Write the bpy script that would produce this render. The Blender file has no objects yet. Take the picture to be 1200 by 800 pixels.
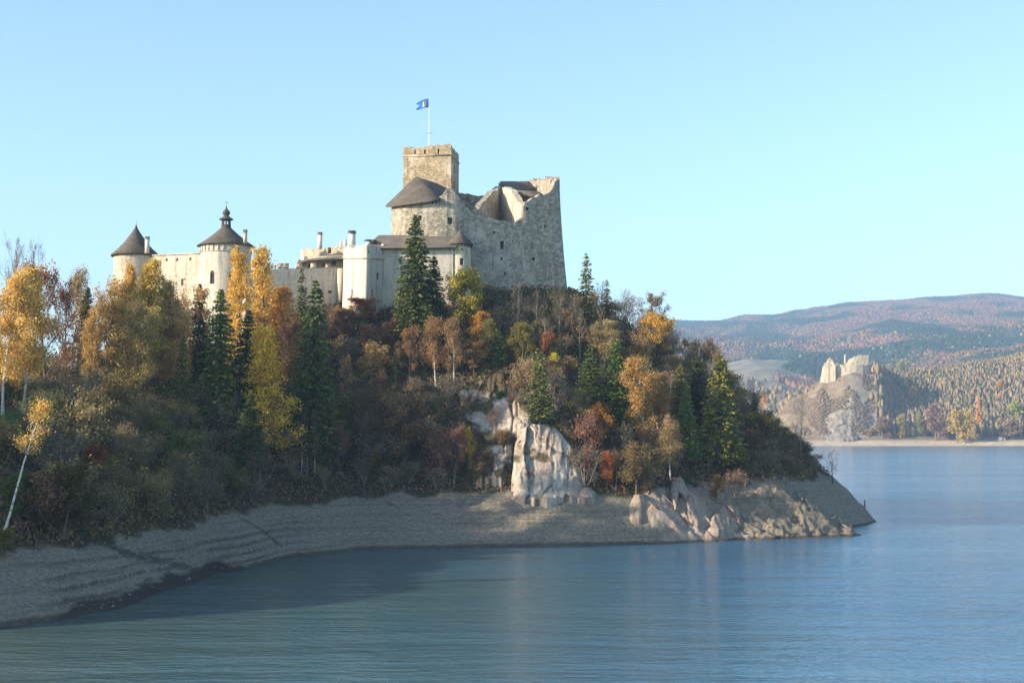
import bpy, math, random
import numpy as np
from mathutils import Vector, Matrix

# ------------------------------------------------------------------ camera, world, sun
SC = bpy.context.scene
COL = SC.collection
CAMZ, FPX, HOR = 17.0, 1650.0, 503.0
PITCH = math.atan((HOR - 400) / FPX)
cam_d = bpy.data.cameras.new('camera')
cam_d.lens = FPX / 1200 * 36
cam_d.sensor_width = 36
cam_d.clip_start = 1.0
cam_d.clip_end = 40000
cam = bpy.data.objects.new('camera', cam_d)
COL.objects.link(cam)
cam.location = (0, 0, CAMZ)
cam.rotation_euler = (math.pi / 2 + PITCH, 0, 0)
SC.camera = cam

SUN_EL, SUN_AZ = math.radians(20.5), math.radians(68)      # azimuth measured from behind the camera towards the left
SUNV = Vector((-math.sin(SUN_AZ) * math.cos(SUN_EL), -math.cos(SUN_AZ) * math.cos(SUN_EL), math.sin(SUN_EL)))
W = bpy.data.worlds.new('World')
SC.world = W
W.use_nodes = True
wn, wl = W.node_tree.nodes, W.node_tree.links
wn.clear()
sky = wn.new('ShaderNodeTexSky')
sky.sky_type = 'NISHITA'
sky.sun_disc = False
sky.sun_elevation = SUN_EL
sky.sun_rotation = math.atan2(SUNV.x, SUNV.y)
sky.altitude = 500
sky.air_density = 0.85
sky.dust_density = 1.0
sky.ozone_density = 1.6
bgn = wn.new('ShaderNodeBackground')
bgn.inputs['Strength'].default_value = 0.15
wo = wn.new('ShaderNodeOutputWorld')
tint = wn.new('ShaderNodeMix'); tint.data_type = 'RGBA'; tint.blend_type = 'MULTIPLY'; tint.inputs[0].default_value = 1
tint.inputs[7].default_value = (0.97, 1.04, 0.95, 1)
wl.new(sky.outputs[0], tint.inputs[6]); wl.new(tint.outputs[2], bgn.inputs[0])
wl.new(bgn.outputs[0], wo.inputs[0])

sun_d = bpy.data.lights.new('sun', 'SUN')
sun_d.energy = 5.0
sun_d.angle = math.radians(0.55)
sun_d.color = (1.0, 0.85, 0.64)
sun = bpy.data.objects.new('sun', sun_d)
COL.objects.link(sun)
sun.rotation_euler = SUNV.to_track_quat('Z', 'Y').to_euler()

SC.render.engine = 'CYCLES'
SC.cycles.max_bounces = 5
SC.cycles.diffuse_bounces = 2
SC.cycles.glossy_bounces = 2
SC.cycles.transmission_bounces = 2
SC.cycles.volume_bounces = 0
SC.cycles.use_denoising = True
SC.view_settings.view_transform = 'Standard'
SC.view_settings.look = 'None'
SC.view_settings.gamma = 1
SC.view_settings.exposure = 1.15

# ------------------------------------------------------------------ helpers
rng = np.random.default_rng(7)
CT, ST = math.cos(PITCH), math.sin(PITCH)


def P(px, py, Y):
    """world point at distance Y (along +y) seen at photo pixel px, py (1200 x 800)"""
    dx, dv = (px - 600) / FPX, (400 - py) / FPX
    d = (dx, CT - dv * ST, ST + dv * CT)
    k = Y / d[1]
    return Vector((d[0] * k, Y, CAMZ + d[2] * k))


def Z(py, Y):
    return P(600, py, Y).z


def X(px, Y):
    return P(px, HOR, Y).x


def tag(o, label=None, cat=None, group=None, kind=None):
    if label: o['label'] = label
    if cat: o['category'] = cat
    if group: o['group'] = group
    if kind: o['kind'] = kind
    return o


def empty(name, loc, label, cat, group=None):
    o = bpy.data.objects.new(name, None)
    COL.objects.link(o)
    o.location = loc
    o.empty_display_size = 0.5
    return tag(o, label, cat, group)


class Geo:
    """collects quads (and triangles as degenerate-free lists) and links them as one mesh"""
    def __init__(s):
        s.v, s.q, s.t, s.n = [], [], [], 0

    def add(s, v, q=None, t=None):
        v = np.asarray(v, float).reshape(-1, 3)
        if q is not None and len(q): s.q.append(np.asarray(q, np.int64).reshape(-1, 4) + s.n)
        if t is not None and len(t): s.t.append(np.asarray(t, np.int64).reshape(-1, 3) + s.n)
        s.v.append(v)
        s.n += len(v)

    def box(s, c, h, rz=0.0, taper=1.0):
        c = np.array(c, float)
        a = np.array([[-1, -1, -1], [1, -1, -1], [1, 1, -1], [-1, 1, -1], [-1, -1, 1], [1, -1, 1], [1, 1, 1], [-1, 1, 1]], float) * np.array(h)
        a[4:, :2] *= taper
        ca, sa = math.cos(rz), math.sin(rz)
        a = np.c_[a[:, 0] * ca - a[:, 1] * sa, a[:, 0] * sa + a[:, 1] * ca, a[:, 2]] + c
        s.add(a, [[0, 3, 2, 1], [4, 5, 6, 7], [0, 1, 5, 4], [1, 2, 6, 5], [2, 3, 7, 6], [3, 0, 4, 7]])

    def tube(s, pts, rad, n=5, cap=False):
        pts = np.asarray(pts, float)
        rad = np.asarray(rad, float)
        m = len(pts)
        d = np.gradient(pts, axis=0)
        d /= np.linalg.norm(d, axis=1)[:, None] + 1e-9
        up = np.where(np.abs(d[:, 2:3]) > 0.9, np.array([[1.0, 0, 0]]), np.array([[0, 0, 1.0]]))
        a = np.cross(d, up); a /= np.linalg.norm(a, axis=1)[:, None] + 1e-9
        b = np.cross(d, a)
        th = np.arange(n) * 2 * math.pi / n
        ring = pts[:, None, :] + rad[:, None, None] * (np.cos(th)[None, :, None] * a[:, None, :] + np.sin(th)[None, :, None] * b[:, None, :])
        i = np.arange(m - 1)[:, None] * n
        j = np.arange(n)[None, :]
        k = (j + 1) % n
        q = np.stack([i + j, i + k, i + n + k, i + n + j], -1).reshape(-1, 4)
        s.add(ring.reshape(-1, 3), q)

    def lathe(s, c, prof, n=24, wob=0.0, ph=0.0):
        """prof: list of (r, z); c: (x, y)"""
        prof = np.asarray(prof, float)
        th = np.arange(n) * 2 * math.pi / n + ph
        r = prof[:, 0][:, None] * (1 + wob * rng.normal(size=(1, n)))
        v = np.stack([c[0] + r * np.cos(th), c[1] + r * np.sin(th), np.repeat(prof[:, 1][:, None], n, 1)], -1)
        m = len(prof)
        i = np.arange(m - 1)[:, None] * n
        j = np.arange(n)[None, :]
        k = (j + 1) % n
        s.add(v.reshape(-1, 3), np.stack([i + j, i + k, i + n + k, i + n + j], -1).reshape(-1, 4))

    def build(s, name, mat, parent=None, smooth=False, loc=None):
        v = np.concatenate(s.v)
        q = np.concatenate(s.q) if s.q else np.zeros((0, 4), np.int64)
        t = np.concatenate(s.t) if s.t else np.zeros((0, 3), np.int64)
        me = fast_mesh(name, v, q, t, smooth)
        me.materials.append(mat)
        o = bpy.data.objects.new(name, me)
        COL.objects.link(o)
        if parent is not None:
            o.parent = parent
            if loc is None:
                o.location = -Vector(parent_origin(parent))
        if loc is not None:
            o.location = loc
        return o


def parent_origin(p):
    v = Vector(p.location)
    while p.parent is not None:
        p = p.parent
        v += Vector(p.location)
    return v


def fast_mesh(name, v, q, t=None, smooth=False):
    me = bpy.data.meshes.new(name)
    v = np.ascontiguousarray(v, np.float32)
    nq, nt = len(q), (0 if t is None else len(t))
    me.vertices.add(len(v))
    me.vertices.foreach_set('co', v.ravel())
    loops = np.asarray(q, np.int32).ravel()
    tot = np.full(nq, 4, np.int32)
    if nt:
        loops = np.concatenate([loops, np.asarray(t, np.int32).ravel()])
        tot = np.concatenate([tot, np.full(nt, 3, np.int32)])
    start = np.concatenate([[0], np.cumsum(tot)[:-1]]).astype(np.int32)
    me.loops.add(len(loops))
    me.loops.foreach_set('vertex_index', loops)
    me.polygons.add(nq + nt)
    me.polygons.foreach_set('loop_start', start)
    me.polygons.foreach_set('loop_total', tot)
    if smooth:
        me.polygons.foreach_set('use_smooth', np.ones(nq + nt, bool))
    me.update(calc_edges=True)
    return me


def _h(i, j, k, seed):
    n = (i * 374761393 + j * 668265263 + k * 2147483647 + seed * 144665) & 0xFFFFFFFF
    n = ((n ^ (n >> 13)) * 1274126177) & 0xFFFFFFFF
    n = (n ^ (n >> 16)) & 0xFFFF
    return n / 65535.0


def vn(x, y, seed=0, z=None):
    """value noise 0..1, numpy"""
    x = np.asarray(x, float); y = np.asarray(y, float)
    xi = np.floor(x).astype(np.int64); yi = np.floor(y).astype(np.int64)
    fx = x - xi; fy = y - yi
    fx = fx * fx * (3 - 2 * fx); fy = fy * fy * (3 - 2 * fy)
    def pl(k):
        return (_h(xi, yi, k, seed) * (1 - fx) + _h(xi + 1, yi, k, seed) * fx) * (1 - fy) + (_h(xi, yi + 1, k, seed) * (1 - fx) + _h(xi + 1, yi + 1, k, seed) * fx) * fy
    if z is None:
        return pl(np.zeros_like(xi))
    z = np.asarray(z, float)
    zi = np.floor(z).astype(np.int64); fz = z - zi; fz = fz * fz * (3 - 2 * fz)
    return pl(zi) * (1 - fz) + pl(zi + 1) * fz


def fbm(x, y, oct=4, seed=0, z=None, ridged=False):
    s = 0; a = 1; tot = 0; f = 1
    for o in range(oct):
        n = vn(np.asarray(x) * f, np.asarray(y) * f, seed + o * 17, None if z is None else np.asarray(z) * f)
        if ridged: n = 1 - np.abs(2 * n - 1)
        s = s + a * n; tot += a; a *= 0.5; f *= 2.03
    return s / tot


def worley(x, y, seed):
    """nearest jittered site: per-cell random numbers, offset from the site and distance to the border"""
    xi = np.floor(x).astype(np.int64); yi = np.floor(y).astype(np.int64)
    b1 = np.full(x.shape, 9.0); b2 = np.full(x.shape, 9.0)
    r1 = np.zeros(x.shape); r2 = np.zeros(x.shape); r3 = np.zeros(x.shape); ox = np.zeros(x.shape); oy = np.zeros(x.shape)
    for i in (-1, 0, 1):
        for j in (-1, 0, 1):
            cx_ = xi + i; cy_ = yi + j
            sx_ = cx_ + _h(cx_, cy_, cx_ * 0, seed); sy_ = cy_ + _h(cx_, cy_, cx_ * 0 + 1, seed)
            d = np.hypot(x - sx_, y - sy_)
            m = d < b1
            b2 = np.where(m, b1, np.minimum(b2, d))
            b1 = np.where(m, d, b1)
            r1 = np.where(m, _h(cx_, cy_, cx_ * 0 + 2, seed), r1); r2 = np.where(m, _h(cx_, cy_, cx_ * 0 + 3, seed), r2); r3 = np.where(m, _h(cx_, cy_, cx_ * 0 + 4, seed), r3)
            ox = np.where(m, x - sx_, ox); oy = np.where(m, y - sy_, oy)
    return r1 - 0.5, (r2 - 0.5) * ox + (r3 - 0.5) * oy, b2 - b1



# ------------------------------------------------------------------ materials
MATS = {}


class NT:
    def __init__(s, name):
        s.m = bpy.data.materials.new(name)
        s.m.use_nodes = True
        s.n, s.l = s.m.node_tree.nodes, s.m.node_tree.links
        s.n.clear()
        s.out = s.n.new('ShaderNodeOutputMaterial')
        s.geo = s.n.new('ShaderNodeNewGeometry')

    def node(s, t, **kw):
        n = s.n.new(t)
        for k, v in kw.items():
            if k in ('inputs',):
                for kk, vv in v.items(): s.set(n, kk, vv)
            else: setattr(n, k, v)
        return n

    def set(s, n, k, v):
        if isinstance(v, bpy.types.NodeSocket): s.l.new(v, n.inputs[k])
        else: n.inputs[k].default_value = v

    def pos(s, scale=(1, 1, 1)):
        m = s.n.new('ShaderNodeMapping')
        s.l.new(s.geo.outputs['Position'], m.inputs[0])
        m.inputs['Scale'].default_value = scale
        return m.outputs[0]

    def noise(s, scale, detail=4, vec=None, rough=0.55, dist=0.0):
        n = s.node('ShaderNodeTexNoise', inputs={'Scale': scale, 'Detail': detail, 'Roughness': rough, 'Distortion': dist})
        s.l.new(vec if vec is not None else s.geo.outputs['Position'], n.inputs['Vector'])
        return n.outputs[0]

    def ramp(s, fac, stops):
        r = s.n.new('ShaderNodeValToRGB')
        e = r.color_ramp.elements
        while len(e) < len(stops): e.new(0.5)
        for k, (p, c) in enumerate(stops):
            e[k].position = p
            e[k].color = (*c, 1) if len(c) == 3 else c
        s.l.new(fac, r.inputs[0])
        return r.outputs[0]

    def mix(s, fac, a, b, mode='MIX'):
        n = s.node('ShaderNodeMix', data_type='RGBA', blend_type=mode)
        for k, v in (('Factor', fac), ('A', a), ('B', b)):
            sock = [i for i in n.inputs if i.name == k and (i.type == 'RGBA' or (k == 'Factor' and i.type == 'VALUE'))][0]
            if isinstance(v, bpy.types.NodeSocket): s.l.new(v, sock)
            else: sock.default_value = (*v, 1) if (not isinstance(v, (int, float)) and len(v) == 3) else v
        return [o for o in n.outputs if o.type == 'RGBA'][0]

    def math(s, op, a, b=0.0, c=0.0, clamp=False):
        n = s.node('ShaderNodeMath', operation=op, use_clamp=clamp)
        for k, v in enumerate((a, b, c)): s.set(n, k, v)
        return n.outputs[0]

    def bump(s, h, strength=0.5, dist=0.1, normal=None):
        n = s.node('ShaderNodeBump', inputs={'Strength': strength, 'Distance': dist, 'Height': h})
        if normal is not None: s.l.new(normal, n.inputs['Normal'])
        return n.outputs[0]

    def finish(s, color, rough=0.9, normal=None, spec=0.2, **kw):
        b = s.n.new('ShaderNodeBsdfPrincipled')
        s.set(b, 'Base Color', color if isinstance(color, bpy.types.NodeSocket) else (*color, 1))
        s.set(b, 'Roughness', rough)
        s.set(b, 'Specular IOR Level', spec)
        for k, v in kw.items(): s.set(b, k.replace('_', ' '), v)
        if normal is not None: s.l.new(normal, b.inputs['Normal'])
        s.l.new(b.outputs[0], s.out.inputs[0])
        s.b = b
        return s.m


def mat_masonry(name, c1, c2, c3, stone=2.2, bump=0.6, plaster=0.0, pc=(0.6, 0.55, 0.45), row=1.6):
    """rubble or coursed stone with patches of old plaster"""
    t = NT(name)
    v = t.pos((1, 1, row))
    vo = t.node('ShaderNodeTexVoronoi', feature='F1', inputs={'Scale': stone, 'Randomness': 1.0})
    t.l.new(v, vo.inputs['Vector'])
    ve = t.node('ShaderNodeTexVoronoi', feature='DISTANCE_TO_EDGE', inputs={'Scale': stone, 'Randomness': 1.0})
    t.l.new(v, ve.inputs['Vector'])
    big = t.noise(0.16, 5, rough=0.62)
    med = t.noise(1.9, 6, rough=0.75)
    fine = t.noise(5.0, 4, rough=0.7)
    base = t.ramp(big, [(0.36, c1), (0.52, c2), (0.66, c3)])
    stonec = t.mix(0.55, base, t.ramp(vo.outputs['Color'], [(0.15, tuple(x * 0.45 for x in c2)), (0.5, c2), (0.85, tuple(min(1, x * 1.6) for x in c2))]))
    mort = t.ramp(ve.outputs['Distance'], [(0.0, (0.55, 0.55, 0.55)), (0.07, (1, 1, 1))])
    c = t.mix(0.8, stonec, mort, 'MULTIPLY')
    streak = t.noise(1.0, 5, t.pos((1.3, 1.3, 0.13)), 0.65)
    c = t.mix(1.0, c, t.ramp(streak, [(0.33, (0.74, 0.72, 0.69)), (0.5, (0.97, 0.97, 0.97)), (0.75, (1.08, 1.07, 1.05))]), 'MULTIPLY')
    c = t.mix(0.6, c, t.ramp(med, [(0.32, (0.45, 0.44, 0.43)), (0.5, (0.95, 0.95, 0.94)), (0.66, (1.3, 1.3, 1.28))]), 'MULTIPLY')
    h = t.math('ADD', t.math('MULTIPLY', t.math('MINIMUM', ve.outputs['Distance'], 0.12), 4.0), t.math('MULTIPLY', fine, 0.6))
    if plaster > 0:
        pm = t.ramp(t.math('ADD', t.math('MULTIPLY', big, 0.6), t.math('MULTIPLY', med, 0.4)), [(0.40 + plaster * 0.2, (1, 1, 1)), (0.45 + plaster * 0.2, (0, 0, 0))])
        pcol = t.mix(1.0, t.ramp(fine, [(0.3, tuple(x * 0.88 for x in pc)), (0.7, pc)]), t.ramp(streak, [(0.34, (0.62, 0.59, 0.56)), (0.5, (1, 1, 1))]), 'MULTIPLY')
        pcol = t.mix(0.7, pcol, t.ramp(med, [(0.32, (0.62, 0.57, 0.51)), (0.5, (1, 1, 1)), (0.7, (1.12, 1.09, 1.05))]), 'MULTIPLY')
        c = t.mix(pm, c, pcol)
        h = t.mix(pm, h, (0.62, 0.62, 0.62))
    MATS[name] = t.finish(c, 0.95, t.bump(h, bump, 0.12))


mat_masonry('keep_stone', (0.34, 0.25, 0.16), (0.46, 0.355, 0.235), (0.56, 0.45, 0.315), 2.2, 0.8, 0.15, (0.62, 0.54, 0.42), 2.0)
mat_masonry('palace_rubble', (0.25, 0.215, 0.175), (0.36, 0.32, 0.26), (0.47, 0.42, 0.345), 1.7, 1.0, 0.12, (0.46, 0.42, 0.355), 1.3)
mat_masonry('cream_plaster', (0.38, 0.32, 0.255), (0.48, 0.415, 0.335), (0.56, 0.50, 0.41), 2.4, 0.7, 0.62, (0.56, 0.49, 0.395), 1.4)
mat_masonry('white_plaster', (0.40, 0.355, 0.29), (0.49, 0.44, 0.365), (0.56, 0.51, 0.43), 2.4, 0.5, 0.85, (0.57, 0.525, 0.455), 1.4)
mat_masonry('turret_stone', (0.40, 0.33, 0.24), (0.50, 0.42, 0.31), (0.58, 0.50, 0.38), 2.6, 0.7, 0.5, (0.62, 0.54, 0.42), 1.5)
mat_masonry('ruin_stone', (0.38, 0.30, 0.21), (0.46, 0.38, 0.27), (0.52, 0.44, 0.33), 0.6, 0.8, 0.4, (0.52, 0.44, 0.33), 1.4)


def mat_shingle(name, c, row=3.2):
    t = NT(name)
    w = t.node('ShaderNodeTexWave', wave_type='BANDS', bands_direction='Z', wave_profile='SAW', inputs={'Scale': row / 2, 'Distortion': 0.6, 'Detail': 2, 'Detail Scale': 3})
    t.l.new(t.geo.outputs['Position'], w.inputs['Vector'])
    n = t.noise(3.0, 5, t.pos((1, 1, 0.35)), 0.75)
    n2 = t.noise(0.35, 3)
    col = t.ramp(n, [(0.3, tuple(x * 0.5 for x in c)), (0.5, c), (0.72, tuple(x * 1.7 for x in c))])
    col = t.mix(0.8, col, t.ramp(n2, [(0.35, (0.75, 0.72, 0.7)), (0.65, (1.2, 1.17, 1.1))]), 'MULTIPLY')
    col = t.mix(0.6, col, t.ramp(w.outputs[0], [(0.0, (0.55, 0.55, 0.55)), (0.3, (1, 1, 1))]), 'MULTIPLY')
    h = t.math('ADD', t.math('MULTIPLY', w.outputs[0], 0.7), t.math('MULTIPLY', n, 0.8))
    MATS[name] = t.finish(col, 0.85, t.bump(h, 0.8, 0.1))


mat_shingle('shingle', (0.105, 0.092, 0.082))
mat_shingle('shingle_brown', (0.14, 0.12, 0.105))


def mat_plain(name, c, rough=0.8, var=0.25, scale=2.0, spec=0.2):
    t = NT(name)
    n = t.noise(scale, 4)
    MATS[name] = t.finish(t.ramp(n, [(0.3, tuple(x * (1 - var) for x in c)), (0.7, tuple(x * (1 + var) for x in c))]), rough, None, spec)


mat_plain('glass_dark', (0.018, 0.02, 0.024), 0.25, 0.3, 2, 0.5)
mat_plain('wood_frame', (0.09, 0.07, 0.05))
mat_plain('chimney_white', (0.66, 0.61, 0.54), 0.9, 0.12, 1.5)
mat_plain('cap_dark', (0.16, 0.14, 0.12))
mat_plain('metal', (0.35, 0.35, 0.36), 0.4)
mat_plain('pole_white', (0.65, 0.65, 0.65), 0.5, 0.05)
mat_plain('wood_dark', (0.07, 0.055, 0.045))
mat_plain('flag_blue', (0.015, 0.13, 0.55), 0.7, 0.15)
mat_plain('flag_gold', (0.75, 0.5, 0.08), 0.7, 0.2)
mat_plain('flag_white', (0.75, 0.74, 0.65), 0.7, 0.05)
mat_plain('bark_dark', (0.06, 0.047, 0.037), 0.95, 0.4, 4)
mat_plain('bark_grey', (0.20, 0.17, 0.14), 0.95, 0.35, 4)
mat_plain('bark_brown', (0.12, 0.09, 0.07), 0.95, 0.4, 4)
t = NT('bark_birch')
bn = t.noise(2.5, 4, t.pos((1, 1, 2.5)))
MATS['bark_birch'] = t.finish(t.ramp(bn, [(0.36, (0.08, 0.07, 0.06)), (0.44, (0.55, 0.51, 0.46)), (0.7, (0.72, 0.68, 0.62))]), 0.8)


def mat_leaf(name, trans=0.35, var=0.55):
    """foliage: the object's own colour, varied per leaf and per clump"""
    t = NT(name)
    oi = t.n.new('ShaderNodeObjectInfo')
    r = t.geo.outputs['Random Per Island']
    tc = t.n.new('ShaderNodeTexCoord')
    cl = t.noise(0.7, 2, tc.outputs['Object'])
    k = t.ramp(r, [(0.0, (1 - var, 1 - var, 1 - var * 0.9)), (1.0, (1 + var, 1 + var * 0.85, 1 + var * 0.4))])
    c = t.mix(1.0, oi.outputs['Color'], k, 'MULTIPLY')
    c = t.mix(0.8, c, t.ramp(cl, [(0.35, (0.7, 0.72, 0.75)), (0.65, (1.3, 1.25, 1.1))]), 'MULTIPLY')
    c = t.mix(1.0, c, (1.36, 1.36, 1.48), 'MULTIPLY')
    d = t.node('ShaderNodeBsdfDiffuse', inputs={'Color': c})
    tr = t.node('ShaderNodeBsdfTranslucent', inputs={'Color': c})
    mx = t.node('ShaderNodeMixShader', inputs={0: trans})
    t.l.new(d.outputs[0], mx.inputs[1]); t.l.new(tr.outputs[0], mx.inputs[2])
    t.l.new(mx.outputs[0], t.out.inputs[0])
    MATS[name] = t.m


mat_leaf('leaf', 0.42, 0.38)
mat_leaf('needle', 0.18, 0.55)
mat_leaf('twig', 0.0, 0.5)

# ------------------------------------------------------------------ terrain of the castle hill
# each column of the photo: ground profile as (distance, height) pairs
PROF = {
    -900: [(60, -4), (90, 1), (110, 8), (135, 30), (160, 42), (190, 46), (240, 42), (320, 34), (430, 20), (520, 2)],
    -420: [(80, -4), (98, 0), (112, 5), (140, 20), (160, 25), (190, 27), (240, 30), (320, 30), (430, 18), (520, 2)],
    -150: [(90, -4), (108, 0), (124, 4.6), (150, 15), (175, 20), (200, 23), (240, 26), (320, 26), (430, 14), (500, -2)],
    0: [(105, -4), (121, 0), (140, 4.9), (158, 14), (165, 16.6), (172, 17), (190, 20.5), (230, 25.5), (300, 25), (400, 14), (460, -3)],
    60: [(110, -4), (125, 0), (145, 5.2), (165, 14.5), (190, 20.3), (230, 26), (300, 26), (400, 12), (440, -3)],
    130: [(118, -4), (133, 0), (150, 5.0), (172, 13.5), (198, 20.2), (230, 25), (275, 28), (310, 26), (390, 6), (410, -3)],
    215: [(138, -4), (154, 0), (172, 5.4), (190, 12), (210, 19), (240, 26), (265, 31), (300, 30), (370, 6), (395, -3)],
    260: [(150, -4), (168, 0), (186, 5.6), (205, 13), (222, 19.5), (240, 26), (258, 32), (290, 33), (350, 12), (385, -3)],
    350: [(172, -4), (191, 0), (204, 5.4), (222, 13.5), (235, 20), (246, 32), (256, 38), (285, 40), (330, 24), (380, -3)],
    430: [(184, -4), (202, 0), (217, 6.6), (225, 12), (235, 24), (242, 33), (248, 38), (262, 42), (290, 43), (330, 34), (378, -3)],
    510: [(188, -4), (204.5, 0), (217, 6.9), (222, 10.5), (230, 19), (240, 29), (248, 38.5), (256, 43.5), (290, 45), (325, 34), (372, -3)],
    560: [(190, -4), (206, 0), (217.5, 7.2), (221, 9.3), (227, 17), (236, 26), (245, 34.5), (255, 42.5), (290, 46), (320, 34), (365, -3)],
    615: [(192, -4), (207.5, 0), (216, 7.0), (219, 9), (222, 17), (233, 24), (245, 33), (256, 41), (262, 44), (290, 46), (315, 34), (358, -3)],
    670: [(194, -4), (209, 0), (216, 7.0), (219, 9), (223, 17), (235, 23), (250, 33), (262, 42.5), (285, 44.5), (305, 34), (350, -3)],
    715: [(195, -4), (210, 0), (217, 7.0), (222, 8.5), (232, 17), (245, 26), (258, 35), (268, 39.5), (285, 38), (305, 25), (342, -3)],
    760: [(197, -4), (211, 0), (218, 6.6), (223, 8.2), (232, 15), (245, 24.5), (256, 31), (267, 35), (285, 32), (305, 18), (335, -3)],
    810: [(200, -4), (213.5, 0), (219, 2.8), (223, 6.8), (230, 9.0), (242, 18), (253, 24.5), (264, 29), (282, 26), (318, -3)],
    860: [(204, -4), (217, 0), (223, 1.8), (226.5, 5.5), (232, 7.4), (244, 15), (255, 20.5), (264, 23.6), (280, 19), (306, -3)],
    900: [(207, -4), (219.5, 0), (225, 2.6), (229, 6.8), (235, 8.6), (246, 13), (255, 16.5), (263, 18.2), (278, 14), (297, -3)],
    940: [(211, -4), (222.5, 0), (226, 2.3), (230, 5.2), (235, 6.0), (245, 8.6), (255, 11.6), (262, 13), (275, 8), (289, -3)],
    968: [(213, -4), (224, 0), (227.5, 1.9), (231, 2.9), (236, 1.6), (245, 3.6), (255, 7.6), (262, 9.2), (272, 5), (283, -3)],
    990: [(215, -4), (225.3, 0), (228, 1.2), (231, 1.2), (236, -0.7), (245, 0.4), (255, 4.6), (262, 6.4), (270, 3), (280, -3)],
    1006: [(218, -4), (226.3, -0.2), (228, 0.25), (230, -0.3), (236, -2), (248, -0.8), (256, 1.9), (262, 3.6), (269, 1), (276, -3)],
    1027: [(220, -5), (228, -4), (236, -4), (250, -4), (258, -1.2), (262, 0.15), (266, -1.2), (274, -4), (290, -5)],
    1045: [(220, -6), (290, -6), (291, -6), (300, -6)],
    1300: [(220, -6), (290, -6), (291, -6), (300, -6)],
}
PK = sorted(PROF)
YG = np.arange(60, 560, 1.0)
TAB = np.array([np.interp(YG, [a for a, b in PROF[k]], [b for a, b in PROF[k]]) for k in PK])
for _ in range(2):                                   # round the kinks a little
    TAB[:, 1:-1] = 0.25 * TAB[:, :-2] + 0.5 * TAB[:, 1:-1] + 0.25 * TAB[:, 2:]
PKA = np.array(PK, float)
VEG_PX = np.array([-900, 0, 130, 215, 260, 430, 560, 700, 745, 760, 800, 860, 900, 930, 960, 985, 1040], float)
VEG_Z = np.array([4.5, 4.8, 4.9, 5.2, 5.5, 6.6, 7.0, 7.2, 6.6, 7.6, 8.2, 7.6, 9.0, 7.8, 8.3, 8.5, 9.0])


def hill(x, y, detail=True):
    x = np.asarray(x, float); y = np.asarray(y, float)
    px = 600 + x / y * FPX
    k = np.clip(np.searchsorted(PKA, px) - 1, 0, len(PK) - 2)
    f = np.clip((px - PKA[k]) / (PKA[k + 1] - PKA[k]), 0, 1)
    f = f * f * (3 - 2 * f) * 0.5 + f * 0.5
    g = np.clip(y - 60, 0, len(YG) - 1.001)
    j = g.astype(int); fj = g - j
    z = (TAB[k, j] * (1 - fj) + TAB[k, j + 1] * fj) * (1 - f) + (TAB[k + 1, j] * (1 - fj) + TAB[k + 1, j + 1] * fj) * f
    # the high wooded spur west of the bay, outside the frame: it shades the bay in the evening
    S = np.clip((-98 - x) / 24, 0, 1); S = S * S * (3 - 2 * S)
    hc = np.interp(y, [40, 70, 95, 120, 150, 172, 200, 235], [30, 38, 42, 46, 46.5, 45, 34, 0])
    z = np.where(S > 0, np.maximum(z, hc * S + (fbm(x / 12, y / 12, 3, 77) - 0.5) * 7 * S), z)
    if not detail:
        return z
    vz = np.interp(px, VEG_PX, VEG_Z)
    above = np.clip((z - vz + 1) / 4, 0, 1)
    z = z + (fbm(x / 9, y / 9, 4, 3) - 0.5) * 3.0 * above
    sh = np.clip((z + 0.5) / 1.5, 0, 1) * (1 - above)
    z = z + (fbm(x / 6, y / 6, 3, 11) - 0.5) * 0.9 * sh + (fbm(x / 1.1, y / 1.1, 3, 12) - 0.5) * 0.28 * sh
    # rocky lower shore on the right, broken ledges
    rk = np.clip((px - 735) / 25, 0, 1) * np.clip((1035 - px) / 30, 0, 1) * np.clip((z + 0.3) / 1.0, 0, 1) * np.clip((10 - z) / 2.5, 0, 1) * np.clip((246 - y) / 6, 0, 1)
    rk = rk * (1 - 0.7 * np.clip((px - 900) / 30, 0, 1) )
    wx = x + (fbm(x / 3, y / 3, 3, 22) - 0.5) * 2.5; wy = y * 1.25 + x * 0.35
    o1, t1, e1 = worley(wx / 3.0, wy / 2.4, 24); o2, t2, e2 = worley(wx / 1.1, wy / 0.9, 25)
    z = z + rk * ((fbm(x / 5.5 + y / 9, y / 4.0, 4, 21, ridged=True) - 0.55) * 1.4 + o1 * 0.6 + t1 * 1.1 + o2 * 0.4 + t2 * 0.8 - np.clip(0.1 - e1, 0, 1) * 2)
    fr = np.clip((px - 890) / 20, 0, 1) * np.clip((1015 - px) / 10, 0, 1) * np.clip(z, 0, 1)* np.clip((240 - y) / 6, 0, 1)
    z = z + fr * ((fbm(x / 2.6 + y / 4, y / 1.6, 4, 27, ridged=True) - 0.55) * 0.9 + o1 * 0.8 + t1 * 1.1 + o2 * 0.35 + t2 * 0.6)
    # gully lines and small terraces cut by the falling water
    t = z / 0.42 + (fbm(x / 14, y / 14, 2, 31)) * 1.4
    fr = t - np.floor(t)
    st = (np.where(fr < 0.75, fr / 0.75 * 0.25, 0.25 + (fr - 0.75) / 0.25 * 0.75) - fr) * 0.42
    tw = np.interp(px, [-200, 60, 330, 440, 560], [0.7, 1.25, 1.1, 0.2, 0.0])
    z = z + st * tw * sh
    return z


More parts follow.
